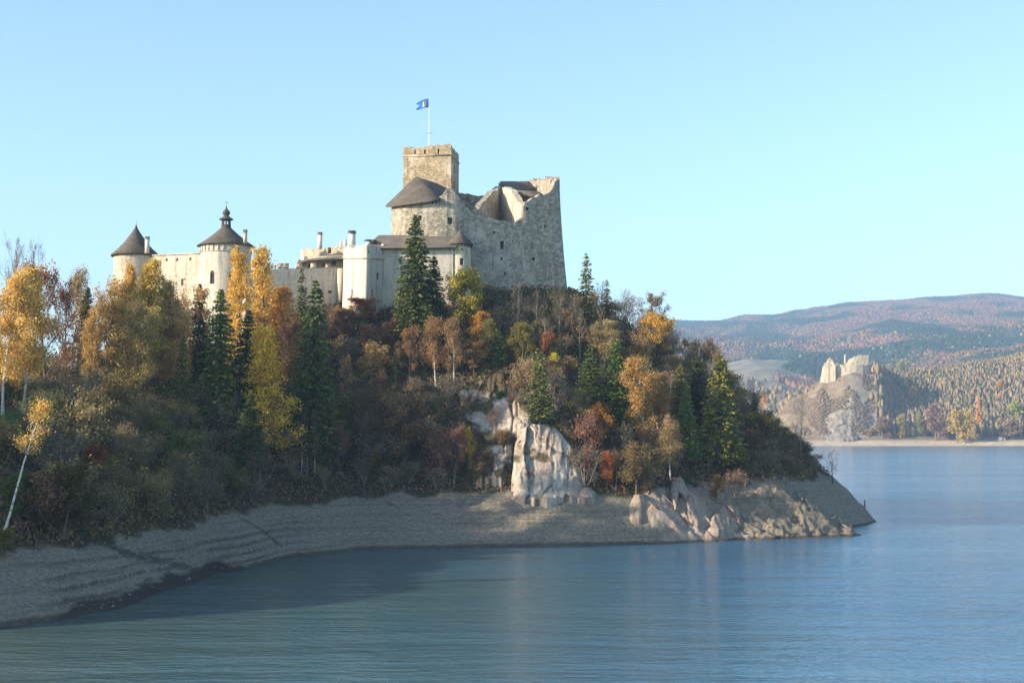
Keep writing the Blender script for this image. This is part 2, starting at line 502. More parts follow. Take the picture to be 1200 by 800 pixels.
# uneven columns: dense inside the frame
pcol = np.concatenate([np.arange(-1400, -60, 14), np.arange(-60, 1046, 1.6), np.arange(1046, 1100, 10)])
yrow = np.concatenate([np.arange(60, 104, 2.0), np.arange(104, 270, 0.33), np.arange(270, 520, 2.2)])
PXg, Yg = np.meshgrid(pcol, yrow)
Xg = (PXg - 600) / FPX * Yg
Hg = hill(Xg, Yg)
nv = Xg.shape
V = np.stack([Xg, Yg, Hg], -1).reshape(-1, 3)
ii = np.arange(nv[0] - 1)[:, None] * nv[1]; jj = np.arange(nv[1] - 1)[None, :]
Q = np.stack([ii + jj, ii + jj + 1, ii + nv[1] + jj + 1, ii + nv[1] + jj], -1).reshape(-1, 4)
zq = Hg.reshape(-1)[Q].max(1)
Q = Q[zq > -2.5]                                  # the deep lake bed is cut away under the opaque water

t = NT('hill_ground')
at = t.node('ShaderNodeAttribute', attribute_name='veg')
n1 = t.noise(0.35, 5, rough=0.65); n2 = t.noise(2.2, 5, rough=0.7); n3 = t.noise(9.0, 3, rough=0.7)
soil = t.ramp(n2, [(0.3, (0.022, 0.018, 0.012)), (0.5, (0.06, 0.046, 0.028)), (0.7, (0.11, 0.085, 0.045))])
soil = t.mix(t.ramp(n1, [(0.45, (0, 0, 0)), (0.65, (1, 1, 1))]), soil, t.ramp(n2, [(0.35, (0.03, 0.035, 0.012)), (0.7, (0.085, 0.09, 0.035))]))
strat = t.noise(1.0, 4, t.pos((0.05, 0.05, 2.6)), 0.7)
shore = t.ramp(n2, [(0.25, (0.11, 0.093, 0.073)), (0.5, (0.225, 0.192, 0.148)), (0.75, (0.34, 0.295, 0.23))])
shore = t.mix(0.5, shore, t.ramp(strat, [(0.36, (0.6, 0.58, 0.56)), (0.5, (1, 1, 1)), (0.66, (1.2, 1.2, 1.18))]), 'MULTIPLY')
shore = t.mix(0.7, shore, t.ramp(n3, [(0.32, (0.6, 0.6, 0.6)), (0.5, (1, 1, 1)), (0.7, (1.25, 1.25, 1.25))]), 'MULTIPLY')
pk = t.node('ShaderNodeAttribute', attribute_name='pink')
shore = t.mix(pk.outputs['Fac'], shore, t.mix(1.0, t.ramp(n1, [(0.35, (0.36, 0.25, 0.2)), (0.6, (0.46, 0.37, 0.29))]), t.ramp(n3, [(0.3, (0.6, 0.6, 0.6)), (0.7, (1.25, 1.25, 1.25))]), 'MULTIPLY'))
wet = t.node('ShaderNodeSeparateXYZ'); t.l.new(t.geo.outputs['Position'], wet.inputs[0])
wz = t.math('ADD', wet.outputs['Z'], t.math('MULTIPLY', n1, -0.35))
shore = t.mix(1.0, shore, t.ramp(wz, [(0.0, (0.4, 0.39, 0.37)), (0.14, (0.5, 0.49, 0.47)), (0.3, (1, 1, 1))]), 'MULTIPLY')
mudn = t.node('ShaderNodeAttribute', attribute_name='mud')
shore = t.mix(mudn.outputs['Fac'], shore, t.ramp(n3, [(0.3, (0.025, 0.02, 0.018)), (0.7, (0.07, 0.055, 0.045))]))
gr = t.node('ShaderNodeAttribute', attribute_name='lawn')
soil = t.mix(gr.outputs['Fac'], soil, t.ramp(n2, [(0.3, (0.045, 0.075, 0.02)), (0.7, (0.08, 0.12, 0.03))]))
c = t.mix(at.outputs['Fac'], shore, soil)
hh = t.math('ADD', n2, t.math('MULTIPLY', n3, 0.5))
MATS['hill_ground'] = t.finish(c, 0.95, t.bump(hh, 0.8, 0.25))
hm = fast_mesh('hill', V, Q, None, False)
vz = np.interp(PXg, VEG_PX, VEG_Z) + (fbm(Xg / 3.5, Yg / 3.5, 4, 41) - 0.5) * 2.4
veg = np.clip((Hg - vz) / 0.5, 0, 1).reshape(-1)
pink = (np.clip((PXg - 745) / 20, 0, 1) * np.clip((905 - PXg) / 30, 0, 1) * np.clip(fbm(Xg / 7, Yg / 7, 3, 44) * 3.0 - 0.9, 0, 1)).reshape(-1)
lawn = (np.clip((34 - PXg) / 8, 0, 1) * np.clip((Yg - 166) / 2, 0, 1) * np.clip((186 - Yg) / 4, 0, 1)).reshape(-1)
def line_mask(pts_px, width):
    """distance band round a gully that runs through the given photo pixels on the ground"""
    q = []
    for a_, b_ in pts_px:
        ys = np.arange(110, 260, 0.25); xs = (a_ - 600) / FPX * ys
        dv = (400 - b_) / FPX
        k_ = np.nonzero(hill(xs, ys, False) >= CAMZ + (ST + dv * CT) / (CT - dv * ST) * ys)[0][0]
        q.append((xs[k_], ys[k_]))
    m = np.zeros(PXg.shape)
    for (x0_, y0_), (x1_, y1_) in zip(q[:-1], q[1:]):
        ux, uy = x1_ - x0_, y1_ - y0_
        tt = np.clip(((Xg - x0_) * ux + (Yg - y0_) * uy) / (ux * ux + uy * uy), 0, 1)
        dd = np.hypot(Xg - x0_ - tt * ux, Yg - y0_ - tt * uy) + (fbm(Xg / 1.2, Yg / 1.2, 3, 46) - 0.5) * 1.4
        m = np.maximum(m, np.clip(1.2 - dd / (width * (0.4 + fbm(Xg / 3, Yg / 3, 3, 47))), 0, 1))
    return m


mud = np.maximum(line_mask([(133, 641), (160, 648), (190, 655), (215, 664), (240, 673)], 0.9) * 0.8, line_mask([(284, 607), (300, 616), (314, 625), (326, 637)], 0.6) * 0.7)
lowz = np.interp(PXg, [-50, 70, 110, 260, 300], [0.0, 0.3, 1.1, 1.3, 0.0])
mud = np.maximum(mud, np.clip((lowz + (fbm(Xg / 2, Yg / 2, 3, 48) - 0.5) * 0.8 - Hg) / 0.3, 0, 1) * (lowz > 0.05))
bands = np.clip((fbm(Xg / 16, Yg / 16 + Hg * 0, 2, 49) * 1.5 + Hg * 1.25) % 1.0 * 4 - 2.3, 0, 1) * np.interp(PXg, [40, 80, 300, 380], [0, 0.75, 0.75, 0]) * np.clip((4.2 - Hg) / 0.6, 0, 1)
mud = np.maximum(mud, bands * (0.6 + 0.6 * fbm(Xg / 4, Yg / 4, 3, 50))).reshape(-1)
for nm, arr in (('veg', veg), ('pink', pink), ('lawn', lawn), ('mud', mud)):
    a = hm.attributes.new(nm, 'FLOAT', 'POINT'); a.data.foreach_set('value', arr.astype(np.float32))
hm.materials.append(MATS['hill_ground'])
ho = bpy.data.objects.new('castle_hill', hm); COL.objects.link(ho); tag(ho, kind='structure')


def hz(x, y):
    return float(hill(np.array([x]), np.array([y]))[0])


def ground_at(px, py, y0=110.0, y1=300.0):
    """first ground point seen at photo pixel px, py"""
    ys = np.arange(y0, y1, 0.4)
    xs = (px - 600) / FPX * ys
    h = hill(xs, ys)
    dv = (400 - py) / FPX
    zr = CAMZ + (ST + dv * CT) / (CT - dv * ST) * ys
    hit = np.nonzero((h >= zr) & (h > 0.3))[0]
    if len(hit) == 0:
        k = int(np.argmin(np.abs(np.where((ys > 200), zr - h, 99))))
    else:
        k = hit[0]
    return float(xs[k]), float(ys[k]), float(h[k])


# ------------------------------------------------------------------ lake
t = NT('lake_water')
sx = t.node('ShaderNodeSeparateXYZ'); t.l.new(t.geo.outputs['Position'], sx.inputs[0])
w1 = t.noise(0.9, 3, t.pos((0.45, 1.25, 1)), 0.6)
w2 = t.noise(0.16, 3, t.pos((0.35, 1.3, 1)), 0.6)
w3 = t.noise(3.4, 2, t.pos((0.6, 1.2, 1)), 0.6)
gust = t.ramp(t.noise(0.010, 4, t.pos((0.5, 2.2, 1)), 0.55), [(0.38, (0.45, 0.45, 0.45)), (0.62, (1, 1, 1))])
h = t.math('ADD', t.math('MULTIPLY', w1, 0.55), t.math('ADD', t.math('MULTIPLY', w2, 1.3), t.math('MULTIPLY', w3, 0.14)))
h = t.math('MULTIPLY', h, gust)
reflect_fac = t.math('ADD', t.math('MULTIPLY', t.noise(0.012, 3), 0.5), t.math('MULTIPLY', sx.outputs['X'], -0.006), clamp=True)
reflect_tint = t.ramp(reflect_fac, [(0.05, (0.034, 0.13, 0.235)), (0.32, (0.046, 0.105, 0.12)), (0.6, (0.062, 0.088, 0.065))])  # greener to the left: reflected bank trees painted into the water colour
MATS['lake_water'] = t.finish(reflect_tint, 0.13, t.bump(h, 1.0, 0.5), 0.5, IOR=1.58)
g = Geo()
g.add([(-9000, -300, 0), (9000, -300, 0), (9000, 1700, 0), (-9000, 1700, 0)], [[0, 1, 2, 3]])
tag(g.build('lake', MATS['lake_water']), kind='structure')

# ------------------------------------------------------------------ far shore and mountains: columns of (distance, photo row)
FAR = {
    -2600: [(1440, 526), (1476, 522), (1520, 515), (1650, 500), (1900, 485), (2400, 470), (3200, 462), (4200, 455), (5600, 440), (6400, 440), (7600, 445)],
    300: [(1440, 526), (1476, 522), (1520, 515), (1650, 500), (1900, 485), (2400, 470), (3200, 462), (4200, 455), (5600, 440), (6400, 440), (7600, 445)],
    640: [(1440, 526), (1476, 522), (1520, 515), (1650, 505), (1900, 490), (2400, 466), (3200, 450), (4200, 425), (5600, 400), (6400, 402), (7600, 410)],
    780: [(1440, 526), (1476, 522), (1520, 515), (1650, 505), (1900, 490), (2300, 462), (2900, 440), (3300, 432), (4200, 404), (5600, 379), (6400, 384), (7600, 392)],
    840: [(1440, 526), (1476, 522), (1520, 515), (1650, 505), (1900, 490), (2300, 458), (2900, 436), (3300, 429), (4200, 404), (5600, 379), (6400, 384), (7600, 392)],
    880: [(1440, 526), (1476, 522), (1510, 515.5), (1560, 506), (1700, 500), (2300, 456), (2900, 433), (3300, 427), (4200, 402), (5600, 372), (6400, 377), (7600, 390)],
    905: [(1440, 526), (1476, 522), (1505, 515.5), (1540, 500), (1570, 489), (1640, 496), (2300, 455), (2900, 434), (3300, 428), (4200, 401), (5600, 372), (6400, 377), (7600, 390)],
    940: [(1440, 526), (1476, 522), (1505, 515), (1520, 498), (1545, 478), (1570, 462), (1600, 466), (2300, 462), (2900, 444), (3300, 424), (4200, 398), (5600, 366), (6400, 372), (7600, 385)],
    965: [(1440, 526), (1476, 522), (1504, 515), (1516, 494), (1535, 468), (1554, 445), (1590, 446), (2300, 468), (2900, 446), (3300, 420), (4200, 396), (5600, 362), (6400, 368), (7600, 382)],
    1000: [(1440, 526), (1476, 522), (1504, 515), (1510, 502), (1528, 464), (1544, 437), (1600, 435), (1800, 460), (2900, 440), (3300, 416), (4200, 392), (5600, 357), (6400, 364), (7600, 380)],
    1025: [(1440, 526), (1476, 522), (1504, 515), (1514, 500), (1532, 464), (1548, 438), (1620, 438), (1800, 452), (2900, 436), (3300, 413), (4200, 390), (5600, 356), (6400, 362), (7600, 378)],
    1050: [(1440, 526), (1476, 522), (1508, 515), (1530, 502), (1570, 478), (1620, 456), (1700, 450), (2000, 455), (2900, 432), (3300, 408), (4200, 388), (5600, 355), (6400, 361), (7600, 376)],
    1100: [(1440, 526), (1476, 522), (1508, 515), (1540, 500), (1600, 470), (1680, 446), (1780, 444), (2000, 452), (2900, 428), (3300, 410), (4200, 386), (5600, 351), (6400, 358), (7600, 372)],
    1160: [(1440, 526), (1476, 522), (1508, 514), (1540, 498), (1600, 466), (1700, 438), (1800, 434), (2000, 444), (2900, 420), (3300, 404), (4200, 382), (5600, 346.5), (6400, 354), (7600, 370)],
    1210: [(1440, 526), (1476, 522), (1508, 513), (1540, 496), (1600, 460), (1700, 430), (1800, 424), (2000, 436), (2900, 414), (3300, 400), (4200, 380), (5600, 351), (6400, 356), (7600, 372)],
    1500: [(1440, 526), (1476, 522), (1508, 512), (1540, 490), (1600, 450), (1700, 425), (1800, 415), (2000, 425), (2900, 400), (3300, 390), (4200, 372), (5600, 345), (6400, 352), (7600, 368)],
    4200: [(1440, 526), (1476, 522), (1508, 512), (1540, 490), (1600, 450), (1700, 425), (1800, 415), (2000, 425), (2900, 400), (3300, 390), (4200, 372), (5600, 345), (6400, 352), (7600, 368)],
}
FK = sorted(FAR); FKA = np.array(FK, float)
FY = np.arange(1440, 7600, 8.0)
FT = []
for k in FK:
    ys = np.array([a for a, b in FAR[k]], float)
    zs = np.array([Z(b, a) for a, b in FAR[k]])
    FT.append(np.interp(FY, ys, zs))
FT = np.array(FT)
FT[:, 60:-1] = (FT[:, 59:-2] + FT[:, 60:-1] + FT[:, 61:]) / 3


def far_h(x, y, detail=True):
    x = np.asarray(x, float); y = np.asarray(y, float)
    px = 600 + x / y * FPX
    k = np.clip(np.searchsorted(FKA, px) - 1, 0, len(FK) - 2)
    f = np.clip((px - FKA[k]) / (FKA[k + 1] - FKA[k]), 0, 1)
    f = f * f * (3 - 2 * f)
    g = np.clip((y - 1440) / 8, 0, len(FY) - 1.001)
    j = g.astype(int); fj = g - j
    z = (FT[k, j] * (1 - fj) + FT[k, j + 1] * fj) * (1 - f) + (FT[k + 1, j] * (1 - fj) + FT[k + 1, j + 1] * fj) * f
    if detail:
        a = np.clip((y - 1500) / 60, 0, 1)
        z = z + (fbm(x / 22, y / 22, 4, 51) - 0.5) * 7 * a * np.clip((2400 - y) / 600, 0.0, 1)
        b = np.clip((y - 2000) / 1500, 0, 1)
        z = z + (fbm(x / 420 + 5, y / 420, 4, 57, ridged=True) - 0.5) * 70 * b * np.clip((5300 - y) / 700, 0.12, 1)
        sh = np.clip((y - 1474) / 14, 0, 1) * (1 - a)
        z = z + (fbm(x / 30, y / 8, 4, 61) - 0.45) * 3.0 * sh
    return z


def far_sheet(name, pc, yr, mat):
    A, B = np.meshgrid(pc, yr)
    Xf = (A - 600) / FPX * B
    H = far_h(Xf, B)
    n = Xf.shape
    V = np.stack([Xf, B, H], -1).reshape(-1, 3)
    i = np.arange(n[0] - 1)[:, None] * n[1]; j = np.arange(n[1] - 1)[None, :]
    Qd = np.stack([i + j, i + j + 1, i + n[1] + j + 1, i + n[1] + j], -1).reshape(-1, 4)
    me = fast_mesh(name, V, Qd, None, True)
    me.materials.append(mat)
    o = bpy.data.objects.new(name, me); COL.objects.link(o)
    return tag(o, kind='structure')


t = NT('far_ground')
sp = t.node('ShaderNodeSeparateXYZ'); t.l.new(t.geo.outputs['Position'], sp.inputs[0])
n1 = t.noise(0.012, 5, rough=0.6); n2 = t.noise(0.12, 5, rough=0.7); n3 = t.noise(0.5, 4, rough=0.7)
scrub = t.ramp(n2, [(0.3, (0.15, 0.105, 0.07)), (0.5, (0.22, 0.165, 0.11)), (0.7, (0.30, 0.235, 0.16))])
sepn = t.node('ShaderNodeSeparateXYZ'); t.l.new(t.geo.outputs['Normal'], sepn.inputs[0])
steep = t.ramp(t.math('ADD', sepn.outputs['Z'], t.math('MULTIPLY', n3, 0.35)), [(0.55, (1, 1, 1)), (0.75, (0, 0, 0))])
rock = t.ramp(n3, [(0.3, (0.22, 0.20, 0.17)), (0.6, (0.45, 0.42, 0.37))])
cc = t.mix(steep, scrub, rock)
beach = t.ramp(n2, [(0.3, (0.38, 0.29, 0.2)), (0.7, (0.6, 0.5, 0.38))])
zb = t.math('ADD', sp.outputs['Z'], t.math('MULTIPLY', n2, 3.0))
cc = t.mix(t.ramp(t.math('DIVIDE', zb, 20.0), [(0.30, (0, 0, 0)), (0.40, (1, 1, 1))]), beach, cc)
MATS['far_ground'] = t.finish(cc, 0.95, t.bump(n3, 0.8, 1.5))
far_sheet('far_shore', np.concatenate([np.arange(-2600, 860, 20), np.arange(860, 1230, 1.0), np.arange(1230, 4200, 25)]),
          np.concatenate([np.arange(1440, 1640, 2.0), np.arange(1640, 2300, 12)]), MATS['far_ground'])
t = NT('mountain_ground')
n1 = t.noise(0.0035, 5, rough=0.6); n2 = t.noise(0.03, 5, rough=0.7)
meadow = t.ramp(n2, [(0.3, (0.13, 0.12, 0.075)), (0.7, (0.30, 0.26, 0.17))])
floor_ = t.ramp(n2, [(0.3, (0.03, 0.035, 0.02)), (0.7, (0.09, 0.06, 0.035))])
md = t.node('ShaderNodeAttribute', attribute_name='meadow')
MATS['mountain_ground'] = t.finish(t.mix(md.outputs['Fac'], floor_, meadow), 0.95)


def meadow_mask(x, y):
    """open pasture low on the slopes, thinning out uphill"""
    px = 600 + x / y * FPX
    m = np.clip((935 - px + (fbm(x / 160, y / 160, 3, 71) - 0.5) * 150) / 12, 0, 1) * np.clip((3150 + (fbm(x / 200, y / 400, 3, 72) - 0.5) * 900 - y) / 60, 0, 1)
    m2 = np.clip(1 - np.abs((y - 3450 - (px - 1000) * 3.0) / 170), 0, 1) * np.clip(fbm(x / 240, y / 240, 3, 73) * 6 - 2.9, 0, 1)
    return np.clip(m + m2 * 2, 0, 1)


mo = far_sheet('mountains', np.concatenate([np.arange(-2600, 740, 20), np.arange(740, 1230, 3.0), np.arange(1230, 4200, 25)]),
               np.arange(2300, 7500, 20.0), MATS['mountain_ground'])
co = np.empty(len(mo.data.vertices) * 3, np.float32); mo.data.vertices.foreach_get('co', co); co = co.reshape(-1, 3)
a = mo.data.attributes.new('meadow', 'FLOAT', 'POINT'); a.data.foreach_set('value', meadow_mask(co[:, 0], co[:, 1]).astype(np.float32))


def mass_of_trees(name, x, y, z, h, w, col, label, cone=0.4):
    """one mesh of many small crowns, each a tapered faceted body with its own colour"""
    n = len(x)
    K = 6
    th = np.arange(K) * 2 * math.pi / K
    lev = np.array([0.0, 0.3, 0.62, 0.86, 1.0]); 
    con = rng.random(n) < cone
    rd = np.where(con[:, None], np.array([0.5, 1.0, 0.62, 0.28, 0.03])[None], np.array([0.45, 0.95, 1.0, 0.66, 0.1])[None])
    r = rd[:, :, None] * (w * 0.5)[:, None, None] * (0.75 + 0.5 * rng.random((n, 5, K)))
    zz = z[:, None, None] + (lev[None, :, None] + 0.06 * rng.normal(size=(n, 5, K))) * h[:, None, None]
    Vx = x[:, None, None] + r * np.cos(th)
    Vy = y[:, None, None] + r * np.sin(th)
    V = np.stack([Vx, Vy, zz], -1).reshape(-1, 3)
    i = np.arange(4)[:, None] * K; j = np.arange(K)[None, :]; k = (j + 1) % K
    q = np.stack([i + j, i + k, i + K + k, i + K + j], -1).reshape(-1, 4)
    Qa = (q[None] + (np.arange(n) * 5 * K)[:, None, None]).reshape(-1, 4)
    me = fast_mesh(name, V, Qa, None, False)
    ca = me.color_attributes.new('tint', 'FLOAT_COLOR', 'POINT')
    cv = np.repeat(np.c_[col, np.ones(n)], 5 * K, 0) * np.r_[1, 1, 1, 1]
    ca.data.foreach_set('color', cv.astype(np.float32).ravel())
    if 'crown_mass' not in MATS:
        t = NT('crown_mass')
        at = t.node('ShaderNodeAttribute', attribute_name='tint')
        t.finish(at.outputs['Color'], 0.95)
        MATS['crown_mass'] = t.m
    me.materials.append(MATS['crown_mass'])
    o = bpy.data.objects.new(name, me); COL.objects.link(o)
    return tag(o, label, None, None, 'stuff')


# forest on the mountains
N = 200000
px = rng.uniform(660, 1280, N)
y = rng.uniform(2350, 5900, N) ** 1.0
x = (px - 600) / FPX * y
keep = meadow_mask(x, y) < 0.35 + 0.25 * rng.random(N)
sparse = np.clip((935 - px) / 30, 0, 1) * np.clip((3000 - y) / 200, 0, 1)
keep &= rng.random(N) > sparse * 0.9
px, x, y = px[keep], x[keep], y[keep]
z = far_h(x, y)
n = len(x)
clump = fbm(x / 130, y / 260, 4, 81)
hi = np.clip((y - 3600) / 1500, 0, 1)
typ = clump + rng.normal(size=n) * 0.05 + hi * 0.05
pal = np.array([(0.022, 0.045, 0.028), (0.035, 0.06, 0.028), (0.12, 0.095, 0.05), (0.19, 0.095, 0.065), (0.22, 0.12, 0.065), (0.15, 0.085, 0.07)])
idx = np.digitize(typ, [0.44, 0.50, 0.56, 0.60, 0.66])
idx = np.clip(idx, 0, 5)
gold = (rng.random(n) < 0.02) & (y < 3900); 
col = pal[idx] * (0.82 + 0.36 * rng.random((n, 1)))
col[gold] = (0.36, 0.26, 0.07)
mass_of_trees('forest', x, y, z - 1, rng.uniform(8, 14, n), rng.uniform(6, 10, n), col, 'mixed autumn forest in red, brown and dark green covering the far mountains')

# ------------------------------------------------------------------ air
t = NT('haze_air')
v = t.n.new('ShaderNodeVolumePrincipled')
v.inputs['Color'].default_value = (0.42, 0.64, 1.0, 1)
v.inputs['Density'].default_value = 0.000135
v.inputs['Anisotropy'].default_value = 0.0
t.l.new(v.outputs[0], t.out.inputs['Volume'])
g = Geo()
x0, x1, y0_, y1_, z0, z1 = -9500, 9500, -400, 7700, -12, 720
g.add([(x0, y0_, z0), (x1, y0_, z0), (x1, y1_, z0), (x0, y1_, z0), (x0, y0_, z1), (x1, y0_, z1), (x1, y1_, z1), (x0, y1_, z1)],
      [[0, 3, 2, 1], [4, 5, 6, 7], [0, 1, 5, 4], [1, 2, 6, 5], [2, 3, 7, 6], [3, 0, 4, 7]])
tag(g.build('haze', t.m), kind='stuff')

# ------------------------------------------------------------------ the castle: walls as grids of faces with real openings
def polyline(pts, closed=False):
    """arc-length parametrised plan line, inward = to the left of travel when seen from above"""
    p = np.array(pts, float)
    if closed: p = np.vstack([p, p[:1]])
    seg = np.hypot(*(p[1:] - p[:-1]).T)
    s = np.concatenate([[0], np.cumsum(seg)])
    d = (p[1:] - p[:-1]) / seg[:, None]
    nrm = np.c_[-d[:, 1], d[:, 0]]
    vn_ = np.zeros_like(p)
    for i in range(len(p)):
        a = nrm[i - 1] if i > 0 else (nrm[-1] if closed else nrm[0])
        b = nrm[i] if i < len(nrm) else (nrm[0] if closed else nrm[-1])
        m = a + b
        m /= np.linalg.norm(m) + 1e-9
        vn_[i] = m / max(0.5, float(np.dot(m, a)))
    def f(t, d=0.0):
        t = np.asarray(t, float)
        x = np.interp(t, s, p[:, 0]) + d * np.interp(t, s, vn_[:, 0])
        y = np.interp(t, s, p[:, 1]) + d * np.interp(t, s, vn_[:, 1])
        return x, y
    f.len = s[-1]; f.s = s
    return f


def wall_mesh(f, z0, top, thick, holes=(), step=0.8, zstep=1.5, warp=None, reveal=0.45, rag=0.0, t0=0.0, t1=None, closed=False):
    """f(t, d): plan; top(t): height of the wall head; holes: (ta, tb, za, zb)"""
    t1 = f.len if t1 is None else t1
    tb = set(np.linspace(t0, t1, max(2, int((t1 - t0) / step) + 1)))
    tb |= {float(v) for v in f.s if t0 <= v <= t1}
    for h in holes: tb |= {h[0], h[1]}
    tb = np.array(sorted(tb)); tb = tb[np.r_[True, np.diff(tb) > 1e-4]]
    tp = top(tb)
    if rag: tp = tp + (vn(tb / 0.7, tb * 0 + 3, 5) - 0.5) * rag + (vn(tb / 2.3, tb * 0 + 9, 6) - 0.5) * rag
    zb = set(np.arange(z0, float(tp.max()) + zstep, zstep))
    for h in holes: zb |= {h[2], h[3]}
    zb = np.array(sorted(zb)); zb = zb[np.r_[True, np.diff(zb) > 1e-4]]
    T, Zz = np.meshgrid(tb, zb)
    Zz = np.minimum(Zz, tp[None, :])
    g = Geo()
    def layer(d):
        x, y = f(T, d)
        z = Zz
        if warp is not None: x, y, z = warp(T, x, y, z)
        return np.stack([x, y, z], -1)
    Lo, Li = layer(0.0), layer(thick)
    m, n = T.shape
    hole = np.zeros((m - 1, n - 1), bool)
    tc = 0.5 * (tb[1:] + tb[:-1]); zc = 0.5 * (zb[1:] + zb[:-1])
    for h in holes:
        hole |= ((zc > h[2]) & (zc < h[3]))[:, None] & ((tc > h[0]) & (tc < h[1]))[None, :]
    okc = (Zz[1:, 1:] - Zz[:-1, 1:] > 1e-5) | (Zz[1:, :-1] - Zz[:-1, :-1] > 1e-5)
    i, j = np.nonzero(okc & ~hole)
    q = np.stack([i * n + j, i * n + j + 1, (i + 1) * n + j + 1, (i + 1) * n + j], -1)
    g.add(Lo.reshape(-1, 3), q)
    i, j = np.nonzero(okc)
    q = np.stack([i * n + j, (i + 1) * n + j, (i + 1) * n + j + 1, i * n + j + 1], -1)
    g.add(Li.reshape(-1, 3), q)
    g.add(np.concatenate([Lo[-1], Li[-1]]), [[k, k + 1, n + k + 1, n + k] for k in range(n - 1)])
    if not closed:
        for c in (0, n - 1):
            g.add(np.concatenate([Lo[:, c], Li[:, c]]), [[k, k + 1, m + k + 1, m + k] for k in range(m - 1)])
    for h in holes:
        tt = np.array([h[0], h[1], h[1], h[0]]); zz = np.array([h[2], h[2], h[3], h[3]])
        a = []
        for d in (0.0, reveal):
            x, y = f(tt, d); z = zz.copy()
            if warp is not None: x, y, z = warp(tt, x, y, z)
            a.append(np.stack([x, y, z], -1))
        g.add(np.concatenate(a), [[k, (k + 1) % 4, 4 + (k + 1) % 4, 4 + k] for k in range(4)])
    return g


def window_in(f, h, parent, d=0.33, warp=None, bars=True, mat='glass_dark'):
    tt = np.array([h[0], h[1], h[1], h[0]]); zz = np.array([h[2], h[2], h[3], h[3]], float)
    x, y = f(tt, d); z = zz.copy()
    if warp is not None: x, y, z = warp(tt, x, y, z)
    g = Geo(); g.add(np.stack([x, y, z], -1), [[0, 1, 2, 3]])
    w = g.build('window', MATS[mat], parent)
    if bars:
        q = np.stack([x, y, z], -1)
        g = Geo()
        def bar(a, b, r=0.05):
            g.tube([a, b], [r, r], 4)
        mid = lambda a, b: (a + b) / 2
        off = np.array([0, -0.06, 0])
        q = q + off
        for a, b in ((0, 1), (1, 2), (2, 3), (3, 0)): bar(q[a], q[b])
        bar(mid(q[0], q[1]), mid(q[3], q[2]), 0.035)
        bar(q[0] * 0.4 + q[3] * 0.6, q[1] * 0.4 + q[2] * 0.6, 0.035)
        fr = g.build('frame', MATS['wood_frame'], w, loc=(0, 0, 0))
    return w


def plan(ctrl):
    """control points (px, distance) to a plan polyline"""
    return polyline([(X(a, b), b) for a, b in ctrl])


def hole_px(f, pxc, pyc, wpx, hpx, Y, near=None):
    """opening given by its centre and size in photo pixels on plan f"""
    s = np.linspace(0, f.len, 900)
    x, y = f(s)
    px = 600 + x / y * FPX
    vis = np.abs(px - pxc) + (y - y.min()) * 0.02
    if near is not None: vis = vis + np.where((s >= near[0]) & (s <= near[1]), 0, 99)
    tcn = float(s[int(np.argmin(vis))])
    m = Y / FPX
    zc = Z(pyc, float(f(tcn)[1]))
    return (tcn - wpx * m / 2, tcn + wpx * m / 2, zc - hpx * m / 2, zc + hpx * m / 2)


def round_tower(name, label, pxc, Yc, rpx, top_py, z0, mat, holes_px, extra=None):
    cx, r = X(pxc, Yc), rpx * Yc / FPX
    e = empty(name, (cx, Yc, z0), label, 'tower')
    N = 40
    pts = [(cx + r * math.cos(a), Yc + r * math.sin(a)) for a in (math.pi / 2 + 2 * math.pi * k / N for k in range(N))]
    f = polyline(pts, True)
    hs = [hole_px(f, a, b, w, h, Yc - r, (f.len * .25, f.len * .75)) for a, b, w, h in holes_px]
    zt = Z(top_py, Yc)
    g = wall_mesh(f, z0, lambda t: t * 0 + zt, 1.0, hs, step=1.2, zstep=2.5, closed=True)
    g.build('wall', MATS[mat], e)
    return e, f, hs, (cx, Yc, r, zt)


def chimney(parent, px, y0, y1, wpx, Y, mat='chimney_white', cap=True):
    c = P(px, (y0 + y1) / 2, Y)
    h = (y1 - y0) / 2 * Y / FPX
    w = wpx / 2 * Y / FPX
    g = Geo(); g.box(c, (w, w * 1.1, h), 0.2)
    ch = g.build('chimney', MATS[mat], parent)
    if cap:
        g = Geo()
        zt = c.z + h
        g.box((c.x, c.y, zt + 0.06), (w * 1.18, w * 1.3, 0.06), 0.2)
        for s in (-1, 1): g.box((c.x + s * w * 0.7, c.y, zt + 0.22), (w * 0.22, w * 0.8, 0.10), 0.2)
        g.box((c.x, c.y, zt + 0.38), (w * 1.12, w * 1.2, 0.06), 0.2)
        g.build('cap', MATS['cap_dark'], ch, loc=(0, 0, 0))
    return ch


# --- west round tower with the bell-shaped shingle roof
zb = 22.0
e, f, hs, (cx, cy, r, zt) = round_tower('round_tower', 'weathered cream round tower under a steep bell-shaped pointed roof, behind the gold birches', 155.5, 275, 25, 297.5, zb,
                                        'cream_plaster', [(146, 352, 5, 7), (166, 330, 4, 6)])
for h in hs: window_in(f, h, e)
m = 275 / FPX
prof = [(0.05, Z(263, 275)), (0.35, Z(268, 275)), (5.2 * m, Z(273, 275)), (9.5 * m, Z(279, 275)), (14.5 * m, Z(286, 275)), (20 * m, Z(292, 275)), (28.5 * m, Z(299.5, 275)), (28 * m, Z(301.0, 275)), (24 * m, Z(299.5, 275))]
g = Geo(); g.lathe((cx, cy), prof, 20, 0.006, 0.1); rf = g.build('roof', MATS['shingle'], e)
g = Geo(); g.tube([(cx, cy, Z(268, 275)), (cx, cy, Z(258.5, 275))], [0.12, 0.03], 5); g.build('finial', MATS['metal'], rf, loc=(0, 0, 0))
chimney(rf, 172.5, 280, 297, 5, 271.5)
for o in e.children_recursive:
    if o.name.startswith(('chimney', 'finial')):
        pass
